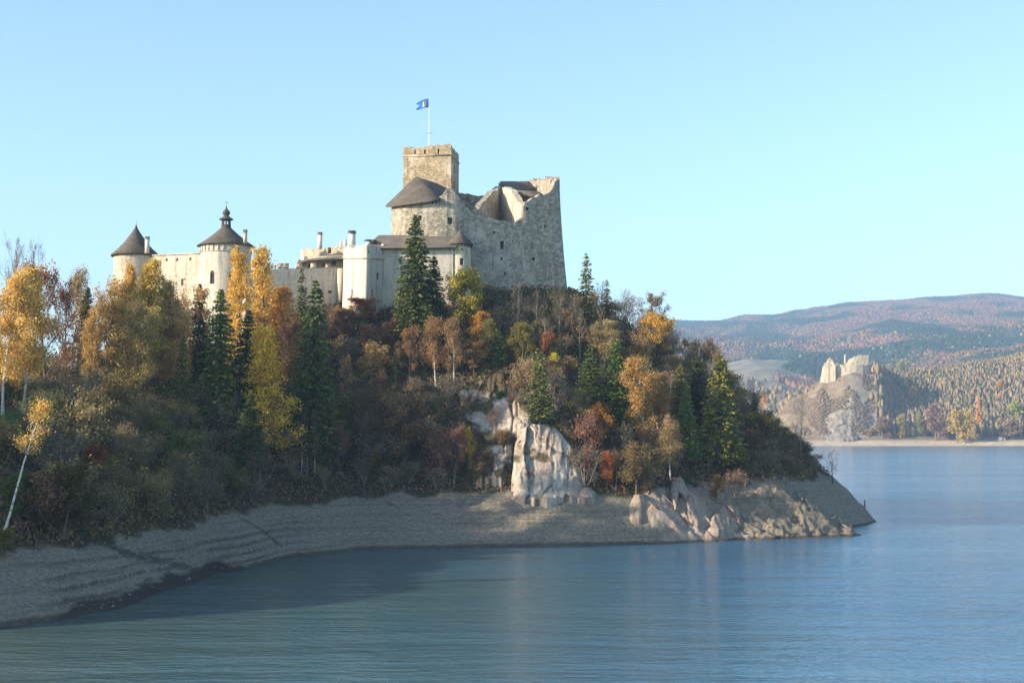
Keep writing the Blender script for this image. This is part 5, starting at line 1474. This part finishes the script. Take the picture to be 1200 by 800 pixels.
TREES = [
    # the grove in front of the west towers
    ('bare', 'bare_tree', 8, 280, 462, 62, GREYB, 'tall bare grey tree rising behind the golden birch at the frame edge'),
    ('bare', 'bare_tree', 42, 284, 460, 64, GREYB, 'wide bare grey tree showing its twigs above the golden birches'),
    ('birch', 'birch_tree', 4, 322, 486, 70, GOLD, 'golden birch cut by the frame edge'),
    ('birch', 'birch_tree', 28, 314, 482, 66, GOLD, 'dense golden birch in front of the wide bare tree'),
    ('sparse', 'maple_tree', 58, 322, 479, 80, RUST, 'russet-brown tree with a dark forked trunk and low limbs', ),
    ('sparse', 'maple_tree', 78, 345, 474, 56, (0.17, 0.10, 0.06), 'brown thinning tree just right of the russet tree with forked trunk'),
    ('thin_birch', 'birch_tree', 98, 318, 459, 36, (0.36, 0.27, 0.12), 'slim straight pale-trunked birch with a thin tan crown, before a small spruce'),
    ('spruce', 'spruce_tree', 105, 336, 466, 50, (0.132, 0.116, 0.039), 'brownish olive spruce behind the slim pale-trunked birch'),
    ('ash', 'ash_tree', 128, 322, 478, 46, (0.42, 0.29, 0.11), 'thin pale tan tree covering the foot of the west round tower'),
    ('birch', 'birch_tree', 141, 305, 480, 40, (0.50, 0.33, 0.09), 'tall orange birch reaching up the front of the west round tower'),
    ('birch', 'birch_tree', 168, 308, 482, 62, (0.46, 0.34, 0.08), 'tallest yellow birch, crossing the right side of the west round tower'),
    ('ash', 'ash_tree', 152, 345, 486, 54, (0.36, 0.28, 0.11), 'olive-tan many-stemmed tree under the tallest yellow birch'),
    ('ash', 'ash_tree', 186, 340, 482, 54, (0.42, 0.29, 0.13), 'tan many-stemmed tree below the first arch of the curtain wall'),
    ('birch', 'birch_tree', 206, 330, 484, 50, (0.46, 0.31, 0.13), 'pale orange birch in front of the middle of the curtain wall'),
    ('ash', 'ash_tree', 224, 334, 480, 42, (0.36, 0.25, 0.12), 'brown thin-leaved tree beside the dark narrow spruce'),
    ('ash', 'ash_tree', 112, 362, 474, 34, (0.42, 0.30, 0.12), 'low tan ash right of the brownish olive spruce'),
    ('ash', 'ash_tree', 160, 372, 470, 44, (0.46, 0.33, 0.10), 'bright low ash inside the golden thicket under the west round tower'),
    ('ash', 'ash_tree', 198, 352, 468, 46, (0.42, 0.29, 0.12), 'pale many-stemmed ash deep in the thicket under the curtain wall'),
    ('sparse', 'brown_tree', 236, 385, 470, 40, (0.30, 0.19, 0.09), 'thin russet tree between the dark narrow spruce and the bright-green conifer'),
    ('sparse', 'brown_tree', 300, 372, 468, 44, (0.30, 0.17, 0.08), 'brown filling tree between the two tall gold larches'),
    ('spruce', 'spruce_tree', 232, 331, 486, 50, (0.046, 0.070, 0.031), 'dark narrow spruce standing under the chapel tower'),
    ('thin_spruce', 'spruce_tree', 212, 392, 500, 34, (0.109, 0.116, 0.039), 'low olive spruce in front of the curtain wall trees'),
    ('spruce', 'spruce_tree', 257, 338, 512, 79, (0.132, 0.178, 0.046), 'bushy bright-green conifer in front of the chapel tower'),
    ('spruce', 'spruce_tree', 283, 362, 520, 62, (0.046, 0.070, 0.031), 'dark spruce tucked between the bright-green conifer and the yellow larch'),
    ('larch', 'larch_tree', 279, 284, 470, 52, (0.54, 0.35, 0.07), 'tall orange-gold larch overlapping the right side of the chapel tower'),
    ('larch', 'larch_tree', 309, 283, 468, 54, (0.52, 0.35, 0.08), 'second tall gold larch, over the grey shaded wall'),
    ('larch', 'larch_tree', 328, 330, 475, 60, (0.44, 0.23, 0.05), 'spreading amber larch in front of the grey shaded wall'),
    ('larch', 'larch_tree', 316, 374, 545, 64, (0.64, 0.43, 0.06), 'bright yellow larch, lowest and most vivid of the larches'),
    ('thin_spruce', 'spruce_tree', 352, 313, 430, 34, (0.078, 0.093, 0.031), 'thin spruce tip poking above the broad dark spruce against the shaded wall'),
    ('spruce', 'spruce_tree', 364, 328, 545, 81, (0.070, 0.096, 0.034), 'broad dark green spruce below the gatehouse range'),
    ('sparse', 'brown_tree', 334, 385, 500, 60, BROWN, 'brown thinning tree between the yellow larch and the broad dark spruce'),
    # below the castle
    ('spruce', 'spruce_tree', 487, 251, 413, 72, (0.078, 0.101, 0.031), 'tallest dark spruce standing alone before the lower castle range'),
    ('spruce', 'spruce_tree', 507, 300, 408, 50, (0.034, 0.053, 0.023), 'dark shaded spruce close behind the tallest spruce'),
    ('broadleaf', 'linden_tree', 544, 322, 398, 56, (0.34, 0.29, 0.055), 'full yellow-green tree under the stair turret'),
    ('broadleaf', 'maple_tree', 563, 368, 412, 38, (0.36, 0.21, 0.05), 'amber bushy tree below the full yellow-green tree'),
    ('thin_birch', 'birch_tree', 511, 369, 452, 34, (0.31, 0.20, 0.09), 'white-stemmed birch leaning beside another birch above the crag'),
    ('thin_birch', 'birch_tree', 532, 374, 450, 32, (0.27, 0.18, 0.09), 'upright white-stemmed birch above the crag'),
    ('sparse', 'maple_tree', 480, 388, 452, 40, (0.25, 0.14, 0.07), 'pinkish brown tree beneath the tallest spruce'),
    ('sparse', 'maple_tree', 556, 402, 442, 44, (0.32, 0.19, 0.08), 'tan-orange bush tree on the crag edge'),
    ('thin_spruce', 'spruce_tree', 586, 384, 432, 36, (0.070, 0.116, 0.034), 'small fresh-green spruce over the crag'),
    ('thin_spruce', 'spruce_tree', 577, 372, 424, 28, (0.248, 0.217, 0.062), 'small olive conifer beside the fresh-green spruce'),
    ('broadleaf', 'linden_tree', 612, 380, 430, 36, (0.19, 0.17, 0.05), 'olive rounded tree in the middle of the slope under the palace wall'),
    ('broadleaf', 'maple_tree', 641, 390, 420, 20, (0.40, 0.17, 0.05), 'small orange tree on the dark upper slope'),
    ('thin_spruce', 'spruce_tree', 633, 407, 500, 48, (0.109, 0.132, 0.043), 'brown-tipped spruce standing right above the bright cliff'),
    ('broadleaf', 'hazel_tree', 650, 414, 448, 16, (0.48, 0.44, 0.05), 'tiny bright lemon-yellow tree near the brown-tipped spruce'),
    ('bare', 'bare_tree', 606, 330, 398, 36, (0.2, 0.12, 0.1), 'reddish bare tree against the foot of the palace wall'),
    ('bare', 'bare_tree', 630, 340, 400, 34, GREYB, 'bare brown tree under the middle of the palace wall'),
    ('bare', 'bare_tree', 655, 348, 412, 40, GREYB, 'bare brown tree under the right end of the palace wall'),
    ('bare', 'bare_tree', 674, 344, 400, 40, GREYB, 'bare brown tree left of the slender ridge spruce'),
    ('thin_spruce', 'spruce_tree', 688, 296, 392, 36, (0.116, 0.132, 0.046), 'slender open spruce on the ridge next to the palace'),
    ('thin_spruce', 'spruce_tree', 711, 327, 382, 26, (0.139, 0.132, 0.062), 'ragged thin conifer on the ridge right of the slender spruce'),
    ('bare', 'bare_tree', 704, 330, 388, 34, GREYB, 'dark bare tree between the two ridge conifers'),
    ('bare', 'bare_tree', 738, 338, 398, 34, GREYB, 'airy bare tree alone on the ridge line', ),
    ('sparse', 'brown_tree', 770, 350, 410, 44, (0.2, 0.15, 0.08), 'nearly bare tree with few pale leaves behind the golden maple'),
    ('broadleaf', 'maple_tree', 767, 370, 418, 52, (0.48, 0.31, 0.08), 'golden maple on the ridge'),
    ('broadleaf', 'maple_tree', 752, 404, 432, 50, (0.40, 0.23, 0.045), 'low spreading amber maple under the golden maple'),
    ('ash', 'ash_tree', 706, 374, 440, 44, (0.30, 0.24, 0.12), 'pale beige-green tree on the upper right slope'),
    ('spruce', 'spruce_tree', 720, 396, 500, 57, (0.093, 0.147, 0.043), 'green spruce right of the beige-green tree'),
    ('spruce', 'spruce_tree', 690, 404, 490, 55, (0.085, 0.116, 0.039), 'rusty-tipped spruce left of the green spruce'),
    ('birch', 'birch_tree', 755, 420, 535, 50, (0.38, 0.25, 0.09), 'tall white-trunked golden birch in the middle of the right slope'),
    ('birch', 'birch_tree', 774, 438, 532, 36, (0.32, 0.20, 0.08), 'lower white-trunked birch close beside the tall golden one'),
    ('spruce', 'spruce_tree', 797, 425, 530, 52, (0.155, 0.147, 0.054), 'yellowish olive spruce between the birches and the dark spruce'),
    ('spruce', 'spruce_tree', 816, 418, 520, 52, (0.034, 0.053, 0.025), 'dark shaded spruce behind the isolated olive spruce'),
    ('spruce', 'spruce_tree', 842, 414, 548, 72, (0.155, 0.163, 0.043), 'isolated sunlit olive spruce, outermost large conifer of the point'),
    ('broadleaf', 'maple_tree', 826, 482, 530, 26, (0.40, 0.22, 0.05), 'orange-leaved young tree against the isolated olive spruce'),
    ('broadleaf', 'maple_tree', 702, 474, 528, 34, (0.34, 0.17, 0.035), 'amber maple in the dark gap right of the bright cliff'),
    ('broadleaf', 'maple_tree', 711, 532, 572, 24, BURN, 'small burning-orange maple by the shore edge'),
    ('broadleaf', 'maple_tree', 689, 525, 560, 14, RED, 'tiny red bush beside the foot of the bright cliff'),
    ('broadleaf', 'maple_tree', 549, 504, 560, 22, (0.46, 0.31, 0.05), 'small yellow tree at the left foot of the crag'),
    ('thin_birch', 'birch_tree', 785, 498, 562, 36, (0.26, 0.20, 0.09), 'leafless-looking white birch on the edge above the pinkish rib'),
    ('spruce', 'spruce_tree', 805, 452, 548, 42, (0.116, 0.155, 0.046), 'green spruce low on the right slope behind the leafless-looking birch'),
    ('bare', 'bare_tree', 974, 528, 566, 34, (0.06, 0.05, 0.045), 'small dark bare tree on the tip of the point over the water'),
    ('bare', 'bare_tree', 938, 466, 540, 18, GREYB, 'thin bare pole-like tree on the falling ridge'),
    ('spruce', 'spruce_tree', 884, 458, 505, 16, (0.031, 0.043, 0.022), 'tiny dark spruce on the ridge at the start of the falling point'),
    ('thin_birch', 'birch_tree', 370, 478, 558, 20, (0.10, 0.09, 0.04), 'two-tone thin trunk under the broad dark spruce'),
    ('thin_birch', 'birch_tree', 354, 486, 556, 16, (0.09, 0.08, 0.04), 'shaded slim trunk beside the two-tone trunk'),
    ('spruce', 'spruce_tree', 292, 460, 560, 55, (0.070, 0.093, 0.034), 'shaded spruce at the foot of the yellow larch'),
    ('sparse', 'brown_tree', 452, 445, 540, 50, (0.15, 0.10, 0.065), 'pale twiggy tree in the middle of the brown slope'),
    ('broadleaf', 'oak_tree', 475, 468, 548, 62, (0.20, 0.13, 0.075), 'large tan-leaved oak left of the crag'),
    ('sparse', 'oak_tree', 430, 462, 555, 56, (0.13, 0.09, 0.055), 'brown thinning oak in the shade left of the tan oak'),
    ('twiggy', 'bush', 548, 462, 486, 22, (0.17, 0.10, 0.06), 'brown brush on the upper ledge of the broken crag', 'shrub'),
    ('shrub', 'bush', 590, 505, 534, 24, (0.18, 0.12, 0.07), 'tan brush in the groove between crag and bright cliff', 'shrub'),
    ('shrub', 'bush', 566, 530, 566, 34, (0.15, 0.10, 0.06), 'brown brush at the foot of the broken crag', 'shrub'),
    ('twiggy', 'bush', 578, 478, 508, 24, (0.22, 0.15, 0.10), 'bare twiggy brush across the middle of the broken crag', 'shrub'),
    ('twiggy', 'bush', 556, 500, 524, 20, (0.22, 0.15, 0.09), 'bare twiggy brush on the left side of the broken crag', 'shrub'),
    ('twiggy', 'bush', 598, 448, 474, 20, (0.24, 0.16, 0.10), 'pale twiggy brush right of the top of the broken crag', 'shrub'),
    ('shrub', 'bush', 587, 458, 474, 14, (0.09, 0.12, 0.03), 'little green bush high on the broken crag', 'shrub'),
    ('broadleaf', 'bush', 745, 523, 582, 58, (0.18, 0.135, 0.065), 'big round olive-brown shrub overhanging the rock step', 'shrub'),
    ('broadleaf', 'bush', 430, 350, 382, 50, (0.22, 0.10, 0.065), 'reddish shrub at the foot of the bastion', 'shrub'),
    ('broadleaf', 'bush', 402, 362, 400, 46, (0.19, 0.12, 0.07), 'tan shrub under the left side of the bastion', 'shrub'),
    ('broadleaf', 'bush', 26, 556, 612, 60, (0.09, 0.12, 0.035), 'green shaded bush behind the leaning birch', 'shrub'),
    ('broadleaf', 'bush', 78, 548, 632, 60, (0.075, 0.07, 0.025), 'olive shaded bush right of the leaning birch', 'shrub'),
    ('broadleaf', 'bush', 110, 523, 590, 36, (0.16, 0.06, 0.03), 'dull red bush in the deep shade of the left bank', 'shrub'),
    ('broadleaf', 'bush', 10, 620, 655, 26, (0.16, 0.14, 0.05), 'small pale-leaved bush at the foot of the leaning birch', 'shrub'),
    ('broadleaf', 'bush', 435, 528, 560, 36, (0.16, 0.12, 0.03), 'yellowish bush near the shaded shore edge', 'shrub'),
    ('broadleaf', 'bush', 838, 556, 588, 22, (0.26, 0.14, 0.06), 'small tan bush over the knobbly rock lump', 'shrub'),
    ('twiggy', 'bush', 862, 552, 592, 34, (0.24, 0.16, 0.10), 'pale twiggy bush above the sunlit shore rocks', 'shrub'),
]
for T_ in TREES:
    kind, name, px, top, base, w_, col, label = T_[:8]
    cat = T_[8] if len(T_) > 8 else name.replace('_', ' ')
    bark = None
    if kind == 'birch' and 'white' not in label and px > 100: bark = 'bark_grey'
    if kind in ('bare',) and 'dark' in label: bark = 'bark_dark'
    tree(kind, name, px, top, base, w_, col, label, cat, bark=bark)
# the leaning birch low on the left bank
x, y, z = ground_at(12, 622)
PROTO['leaning'] = [proto('leaning_birch', make_broad(13, 5.0, 0.15, dict(O_BIRCH, nb=13, prof=dome, tipup=-0.05), 1700, 0.19, 0.6, cloud=0.35), 'bark_birch', 'leaf', 13, 5.0)]
put('leaning', 'birch_tree', x, y - 1.0, hz(x, y - 1.0), (622 - 470) * y / FPX * 1.05, 50 * y / FPX, (0.48, 0.32, 0.09), 'white-stemmed birch leaning out over the shaded left bank', 'birch tree', lean=0.30, var=0)

# ------------------------------------------------------------------ undergrowth: shrubs and small trees thick on the slopes
CL = [(487, 409, 9), (544, 400, 6), (511, 452, 5)]
zones = []
pts = []
occupied = []
rs = np.random.default_rng(21)
spots = []
tries = 0
while len(spots) < 285 and tries < 60000:
    tries += 1
    px_ = rs.uniform(-30, 955); y_ = rs.uniform(135, 288)
    x_ = (px_ - 600) / FPX * y_
    z_ = hz(x_, y_)
    vzz = float(np.interp(px_, VEG_PX, VEG_Z))
    if z_ < vzz + 0.7: continue
    # skip the castle plot, the far side of the hill and the rock faces
    pyb = HOR - (z_ - CAMZ) / y_ * FPX
    ridge = float(np.interp(px_, [0, 130, 260, 350, 430, 510, 660, 715, 760, 860, 940, 985], [205, 205, 240, 250, 243, 247, 256, 268, 267, 264, 262, 261]))
    if y_ > ridge + (3 if px_ > 690 else 0): continue
    if 596 < px_ < 684 and y_ < 226: continue
    if 528 < px_ < 606 and 436 < pyb < 560: continue
    if px_ < 40 and 163 < y_ < 188: continue
    if px_ < 75 and pyb > 560: continue
    sz = rs.uniform(0.7, 1.35) * (1.0 if px_ > 380 else 1.15)
    dmin = 2.7 * sz
    if any((x_ - a) ** 2 + (y_ - b) ** 2 < (dmin * 0.5 + c * 1.35) ** 2 for a, b, c in spots): continue
    spots.append((x_, y_, sz))
SHR = [((0.21, 0.15, 0.085), 'brown'), ((0.31, 0.225, 0.13), 'tan-brown'), ((0.17, 0.165, 0.06), 'dull olive'), ((0.23, 0.125, 0.085), 'reddish brown'), ((0.19, 0.16, 0.115), 'grey-brown'), ((0.33, 0.23, 0.10), 'ochre')]
for x_, y_, sz in spots:
    px_ = 600 + x_ / y_ * FPX
    z_ = hz(x_, y_)
    pyb = HOR - (z_ - CAMZ) / y_ * FPX
    k = int(rs.choice(6, p=[.16, .26, .24, .07, .15, .12]))
    col, cn = SHR[k]
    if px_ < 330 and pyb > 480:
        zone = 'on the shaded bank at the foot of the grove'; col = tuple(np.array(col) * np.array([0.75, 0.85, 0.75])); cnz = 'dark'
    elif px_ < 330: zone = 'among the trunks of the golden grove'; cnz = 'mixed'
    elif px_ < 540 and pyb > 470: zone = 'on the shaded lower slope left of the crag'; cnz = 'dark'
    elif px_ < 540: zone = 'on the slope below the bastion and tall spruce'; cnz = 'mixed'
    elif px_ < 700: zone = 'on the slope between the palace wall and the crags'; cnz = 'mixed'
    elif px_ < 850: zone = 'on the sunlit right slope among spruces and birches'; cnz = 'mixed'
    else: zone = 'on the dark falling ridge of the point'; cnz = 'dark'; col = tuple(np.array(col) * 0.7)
    small_tree = rs.random() < 0.22 and 330 < px_ < 900
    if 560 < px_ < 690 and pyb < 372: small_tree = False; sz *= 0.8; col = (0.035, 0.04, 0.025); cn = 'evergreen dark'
    if small_tree:
        kd = ['bare', 'sparse', 'twiggy'][int(rs.integers(3))]
        if kd == 'twiggy':
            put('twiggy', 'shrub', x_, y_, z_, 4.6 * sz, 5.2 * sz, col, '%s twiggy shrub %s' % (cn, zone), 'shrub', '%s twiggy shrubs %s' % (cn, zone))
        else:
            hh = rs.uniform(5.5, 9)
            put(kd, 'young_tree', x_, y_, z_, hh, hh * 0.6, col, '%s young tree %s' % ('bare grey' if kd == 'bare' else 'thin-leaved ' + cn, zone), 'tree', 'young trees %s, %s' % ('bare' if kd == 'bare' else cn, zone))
    else:
        kd = 'twiggy' if rs.random() < 0.6 else 'shrub'
        hh = rs.uniform(3.2, 5.0) * sz
        if px_ > 860: hh *= 0.72
        if px_ > 915: hh *= 0.75
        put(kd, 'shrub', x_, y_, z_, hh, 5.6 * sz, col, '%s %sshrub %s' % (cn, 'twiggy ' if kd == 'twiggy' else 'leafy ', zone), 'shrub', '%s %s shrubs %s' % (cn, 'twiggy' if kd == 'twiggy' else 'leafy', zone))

# low tangle of twigs, brambles and dead grass between the shrubs
N = 180000
px_ = rs.uniform(-260, 990, N); y_ = rs.uniform(130, 290, N)
x_ = (px_ - 600) / FPX * y_
z_ = hill(x_, y_)
vzz = np.interp(px_, VEG_PX, VEG_Z)
ok = (z_ > vzz - 0.2 + rs.random(N) * 1.2) & ~((px_ < 36) & (y_ > 165) & (y_ < 186))
x_, y_, z_, px_ = x_[ok], y_[ok], z_[ok], px_[ok]
n = len(x_)
c = np.stack([x_, y_, z_ + 0.15 + rs.random(n) * 0.55], -1)
dirs = np.tile(np.array([0, 0, 1.0]), (n, 1))
p, q = leaf_quads(c, 0.22 + 0.2 * rs.random(n), 1.5, dirs, 0.6)
g = Geo(); g.add(p, q)
o = g.build('undergrowth', MATS['leaf'])
o.color = (0.16, 0.115, 0.065, 1)
tag(o, 'low brown tangle of brambles and dead grass covering the slopes', None, None, 'stuff')
# stones and rubble on the drawn-down shore
N = 26000
px_ = rs.uniform(-20, 1010, N); y_ = rs.uniform(118, 242, N)
x_ = (px_ - 600) / FPX * y_
z_ = hill(x_, y_); vzz = np.interp(px_, VEG_PX, VEG_Z)
dens = np.clip(fbm(x_ / 5, y_ / 5, 3, 91) * 3 - 1.1, 0.05, 1) + 0.3 * (px_ > 740)
ok = (z_ > 0.25) & (z_ < vzz + 0.6) & (rs.random(N) < dens)
x_, y_, z_ = x_[ok], y_[ok], z_[ok]; n = len(x_)
sz = 0.06 + 0.14 * rs.random(n) ** 3
base = np.array([[1, 0, 0], [0, 1, 0], [-1, 0, 0], [0, -1, 0], [0, 0, 0.8], [0, 0, -0.8]], float)
a = rs.random(n) * 6.28
V = base[None] * sz[:, None, None] * (0.6 + 0.8 * rs.random((n, 6, 3)))
V = np.stack([V[..., 0] * np.cos(a)[:, None] - V[..., 1] * np.sin(a)[:, None], V[..., 0] * np.sin(a)[:, None] + V[..., 1] * np.cos(a)[:, None], V[..., 2]], -1) + np.stack([x_, y_, z_], -1)[:, None]
tri = np.array([[0, 1, 4], [1, 2, 4], [2, 3, 4], [3, 0, 4], [1, 0, 5], [2, 1, 5], [3, 2, 5], [0, 3, 5]])
g = Geo(); g.add(V.reshape(-1, 3), None, (tri[None] + (np.arange(n) * 6)[:, None, None]).reshape(-1, 3))
t = NT('shore_stone')
rr_ = t.geo.outputs['Random Per Island']
t.finish(t.ramp(rr_, [(0.0, (0.16, 0.14, 0.12)), (0.6, (0.22, 0.195, 0.16)), (1.0, (0.27, 0.24, 0.20))]), 0.95)
o = g.build('gravel', t.m)
tag(o, 'loose stones and rubble strewn over the bare shore', None, None, 'stuff')

# driftwood, poles and the low wall on the left
def thing_mesh(name, g, mat, label, cat, group=None):
    return tag(g.build(name, MATS[mat]), label, cat, group)
def log(px0, py0, px1, py1, r, label, lift=0.15):
    a = ground_at(px0, py0); b = ground_at(px1, py1)
    g = Geo(); g.tube([(a[0], a[1], a[2] + lift), ((a[0] + b[0]) / 2, (a[1] + b[1]) / 2, (a[2] + b[2]) / 2 + lift * 1.6), (b[0], b[1], b[2] + lift)], [r, r * 0.8, r * 0.4], 6)
    thing_mesh('driftwood_log', g, 'bark_grey', label, 'driftwood')
log(455, 590, 471, 598, 0.13, 'pale driftwood branch lying on the shaded shore')
log(757, 579, 793, 604, 0.12, 'long bare pole leaning down from the bushes between the rock step and the pinkish rib', 0.9)
log(345, 611, 362, 615, 0.10, 'short driftwood stick near the water on the shaded shore')
log(538, 594, 545, 587, 0.10, 'thin driftwood stick high on the shaded shore')
x, y, z = ground_at(1011, 592, 250, 275) if False else (X(1012, 260.5), 260.5, hz(X(1012, 260.5), 260.5))
g = Geo(); g.tube([(x, y, z - 0.3), (x, y, z + 1.5)], [0.12, 0.10], 7); thing_mesh('marker_post', g, 'wood_dark', 'short dark post near the water on the tip of the shaded point', 'post')
A_ = P(-8, 510, 163); B_ = P(24, 508, 164.5)
g = Geo()
za = hz(A_.x, 163)
m_ = (A_ + B_) / 2
g.box((m_.x, m_.y, max(za, A_.z - 1.2)), ((B_.x - A_.x) / 2, 0.3, 0.75), 0.05)
thing_mesh('retaining_wall', g, 'wood_dark', 'low dark retaining wall along the green lawn at the frame edge', 'wall')

# ------------------------------------------------------------------ far shore woods
bx = []
N = 15000
px_ = rs.uniform(1020, 1260, N); y_ = rs.uniform(1512, 1900, N)
x_ = (px_ - 600) / FPX * y_
z_ = far_h(x_, y_)
ok = (px_ > 1036 + rs.normal(size=N) * 6) & (z_ > 9)
x_, y_, z_, px_ = x_[ok], y_[ok], z_[ok], px_[ok]; n = len(x_)
pal = np.array([(0.20, 0.15, 0.095), (0.23, 0.175, 0.11), (0.18, 0.14, 0.08), (0.09, 0.10, 0.045), (0.23, 0.19, 0.09), (0.28, 0.18, 0.09)])
ix = rs.choice(6, n, p=[.27, .25, .17, .11, .13, .07])
mass_of_trees('woods', x_, y_, z_ - 0.5, rs.uniform(10, 17, n), rs.uniform(3.6, 6, n), pal[ix] * (0.85 + 0.3 * rs.random((n, 1))), 'brown leafless wood covering the slope beyond the lake', 0.1)
# scrub on the castle rock and trees on the meadow
N = 14000
px_ = rs.uniform(880, 1046, N); y_ = rs.uniform(1506, 1600, N); x_ = (px_ - 600) / FPX * y_; z_ = far_h(x_, y_)
sc = fbm(x_ / 14, z_ / 14, 3, 95)
ok = (z_ > 11) & (sc > 0.42) & ~((px_ > 955) & (px_ < 1030) & (y_ > 1548) & (y_ < 1580))
x_, y_, z_ = x_[ok], y_[ok], z_[ok]; n = len(x_)
pal = np.array([(0.20, 0.145, 0.10), (0.17, 0.125, 0.085), (0.23, 0.17, 0.11)])
mass_of_trees('scrub_foliage', x_, y_, z_ - 0.3, rs.uniform(0.5, 1.5, n), rs.uniform(1.8, 3.6, n), pal[rs.integers(0, 3, n)], 'brown scrub clinging to the rock below the distant ruin', 0.0)
N = 900
px_ = rs.uniform(830, 960, N); y_ = rs.uniform(1700, 2700, N); x_ = (px_ - 600) / FPX * y_; z_ = far_h(x_, y_)
ok = (fbm(x_ / 60, y_ / 120, 3, 97) > 0.52)
x_, y_, z_ = x_[ok], y_[ok], z_[ok]; n = len(x_)
pal = np.array([(0.15, 0.12, 0.08), (0.08, 0.08, 0.05), (0.3, 0.2, 0.08)])
mass_of_trees('meadow_woods', x_, y_, z_ - 0.5, rs.uniform(6, 10, n), rs.uniform(4, 7, n), pal[rs.integers(0, 3, n)], 'thin belts of small trees on the pale meadow beyond the lake')

FARP = []
for k in range(3):
    FARP.append(make_broad(14, 9, 0.25, dict(O_BROAD, nb=12, kids=[0, 3, 3]), 2200, 0.75, 0.1, cloud=0.8))
PROTO['far_round'] = [proto('far_round', q_, 'bark_grey', 'leaf', 14, 9) for q_ in FARP]
PROTO['far_cone'] = [proto('far_cone', make_conifer(18, 7, 0.3, 22, 6, 0.2, 2.2, 1.1, 0.08, 0.05, 0.7, 0.3), 'bark_grey', 'leaf', 18, 7)]
FT_ = [
    ('far_round', 1121, 483, 522, 22, (0.42, 0.31, 0.07), 'wide golden willow in the middle of the far shore'),
    ('far_round', 1137, 482, 519, 22, (0.40, 0.30, 0.07), 'golden willow touching the orange larch on the far shore'),
    ('far_cone', 1147, 463, 510, 12, (0.50, 0.25, 0.06), 'orange pointed larch above the golden willows on the far shore'),
    ('far_round', 1072, 455, 480, 12, (0.46, 0.27, 0.07), 'orange-yellow tree halfway up the far wooded slope'),
    ('far_cone', 1055, 474, 492, 6, (0.50, 0.25, 0.07), 'small orange tree left of its taller orange neighbour on the far shore'),
    ('far_cone', 1065, 475, 494, 8, (0.50, 0.25, 0.07), 'small orange tree right under the halfway orange-yellow tree'),
    ('far_round', 1055, 488, 514, 14, (0.32, 0.27, 0.08), 'olive-yellow willow on the left part of the far shore'),
    ('far_round', 1076, 486, 512, 12, (0.22, 0.23, 0.07), 'green-tinged tree next to the olive-yellow willow'),
    ('far_round', 1096, 476, 516, 24, (0.24, 0.15, 0.10), 'reddish brown round tree left of the golden willows'),
    ('far_round', 1174, 446, 468, 14, (0.44, 0.27, 0.09), 'orange tree high in the far wood'),
    ('far_round', 1194, 472, 500, 26, (0.30, 0.32, 0.07), 'green-yellow willow at the right edge of the far shore'),
    ('far_round', 1186, 492, 516, 26, (0.27, 0.19, 0.11), 'tan bush below the green-yellow willow'),
    ('far_round', 1172, 490, 508, 10, (0.44, 0.28, 0.09), 'small apricot tree beside the tan bush on the far shore'),
    ('far_round', 1055, 424, 448, 18, (0.30, 0.27, 0.09), 'yellow-green tree on the saddle right of the distant ruin'),
    ('far_round', 1042, 428, 446, 12, (0.34, 0.27, 0.10), 'paler yellow tree between the ruin and the saddle tree'),
    ('far_round', 1034, 490, 514, 18, (0.22, 0.15, 0.10), 'brown tree beside the pale cliff under the ruin'),
    ('far_round', 1019, 503, 515, 6, (0.34, 0.22, 0.08), 'tiny ochre tree at the foot of the pale cliff under the ruin'),
    ('far_round', 895, 462, 480, 12, (0.50, 0.29, 0.07), 'single orange tree on the meadow edge behind the ridge'),
    ('far_round', 880, 446, 462, 10, (0.16, 0.14, 0.09), 'brown tree on the pale far meadow'),
]
for kind, px, top, base, w_, col, label in FT_:
    for y in np.arange(1490, 2600, 4.0):
        x = X(px, y); z = float(far_h(np.array([x]), np.array([y]))[0])
        if z >= P(px, base, y).z: break
    h = P(px, top, y).z - z
    put(kind, 'far_tree', x, y, z, h, w_ * y / FPX, col, label, 'tree')
e = None
# pale rock face under the distant ruin and boulders on the far beach
def far_rock(name, outline, Yb, Yt, label, seed):
    rock_face(name, outline, Yb, Yt, label, seed, 2.6, 0.25)
far_rock('far_cliff', [(514, 968, 1004), (505, 962, 1006), (495, 962, 1005), (486, 970, 1003), (480, 982, 1000)], 1507, 1524, 'pale rock cliff on the waterfront below the distant ruin', 201)
g = Geo()
c_ = P(1173, 513.5, 1500)
for k in range(5): g.lathe((c_.x + rs.normal() * 1.5, c_.y + rs.normal()), [(0.05, c_.z - 3), (2.2, c_.z - 2.2), (1.6 + rs.random(), c_.z + rs.random() * 3 - 1), (0.05, c_.z + 1.6)], 7, 0.2)
tag(g.build('boulder', MATS['ruin_stone']), 'pale boulder on the far beach near the right edge', 'boulder')
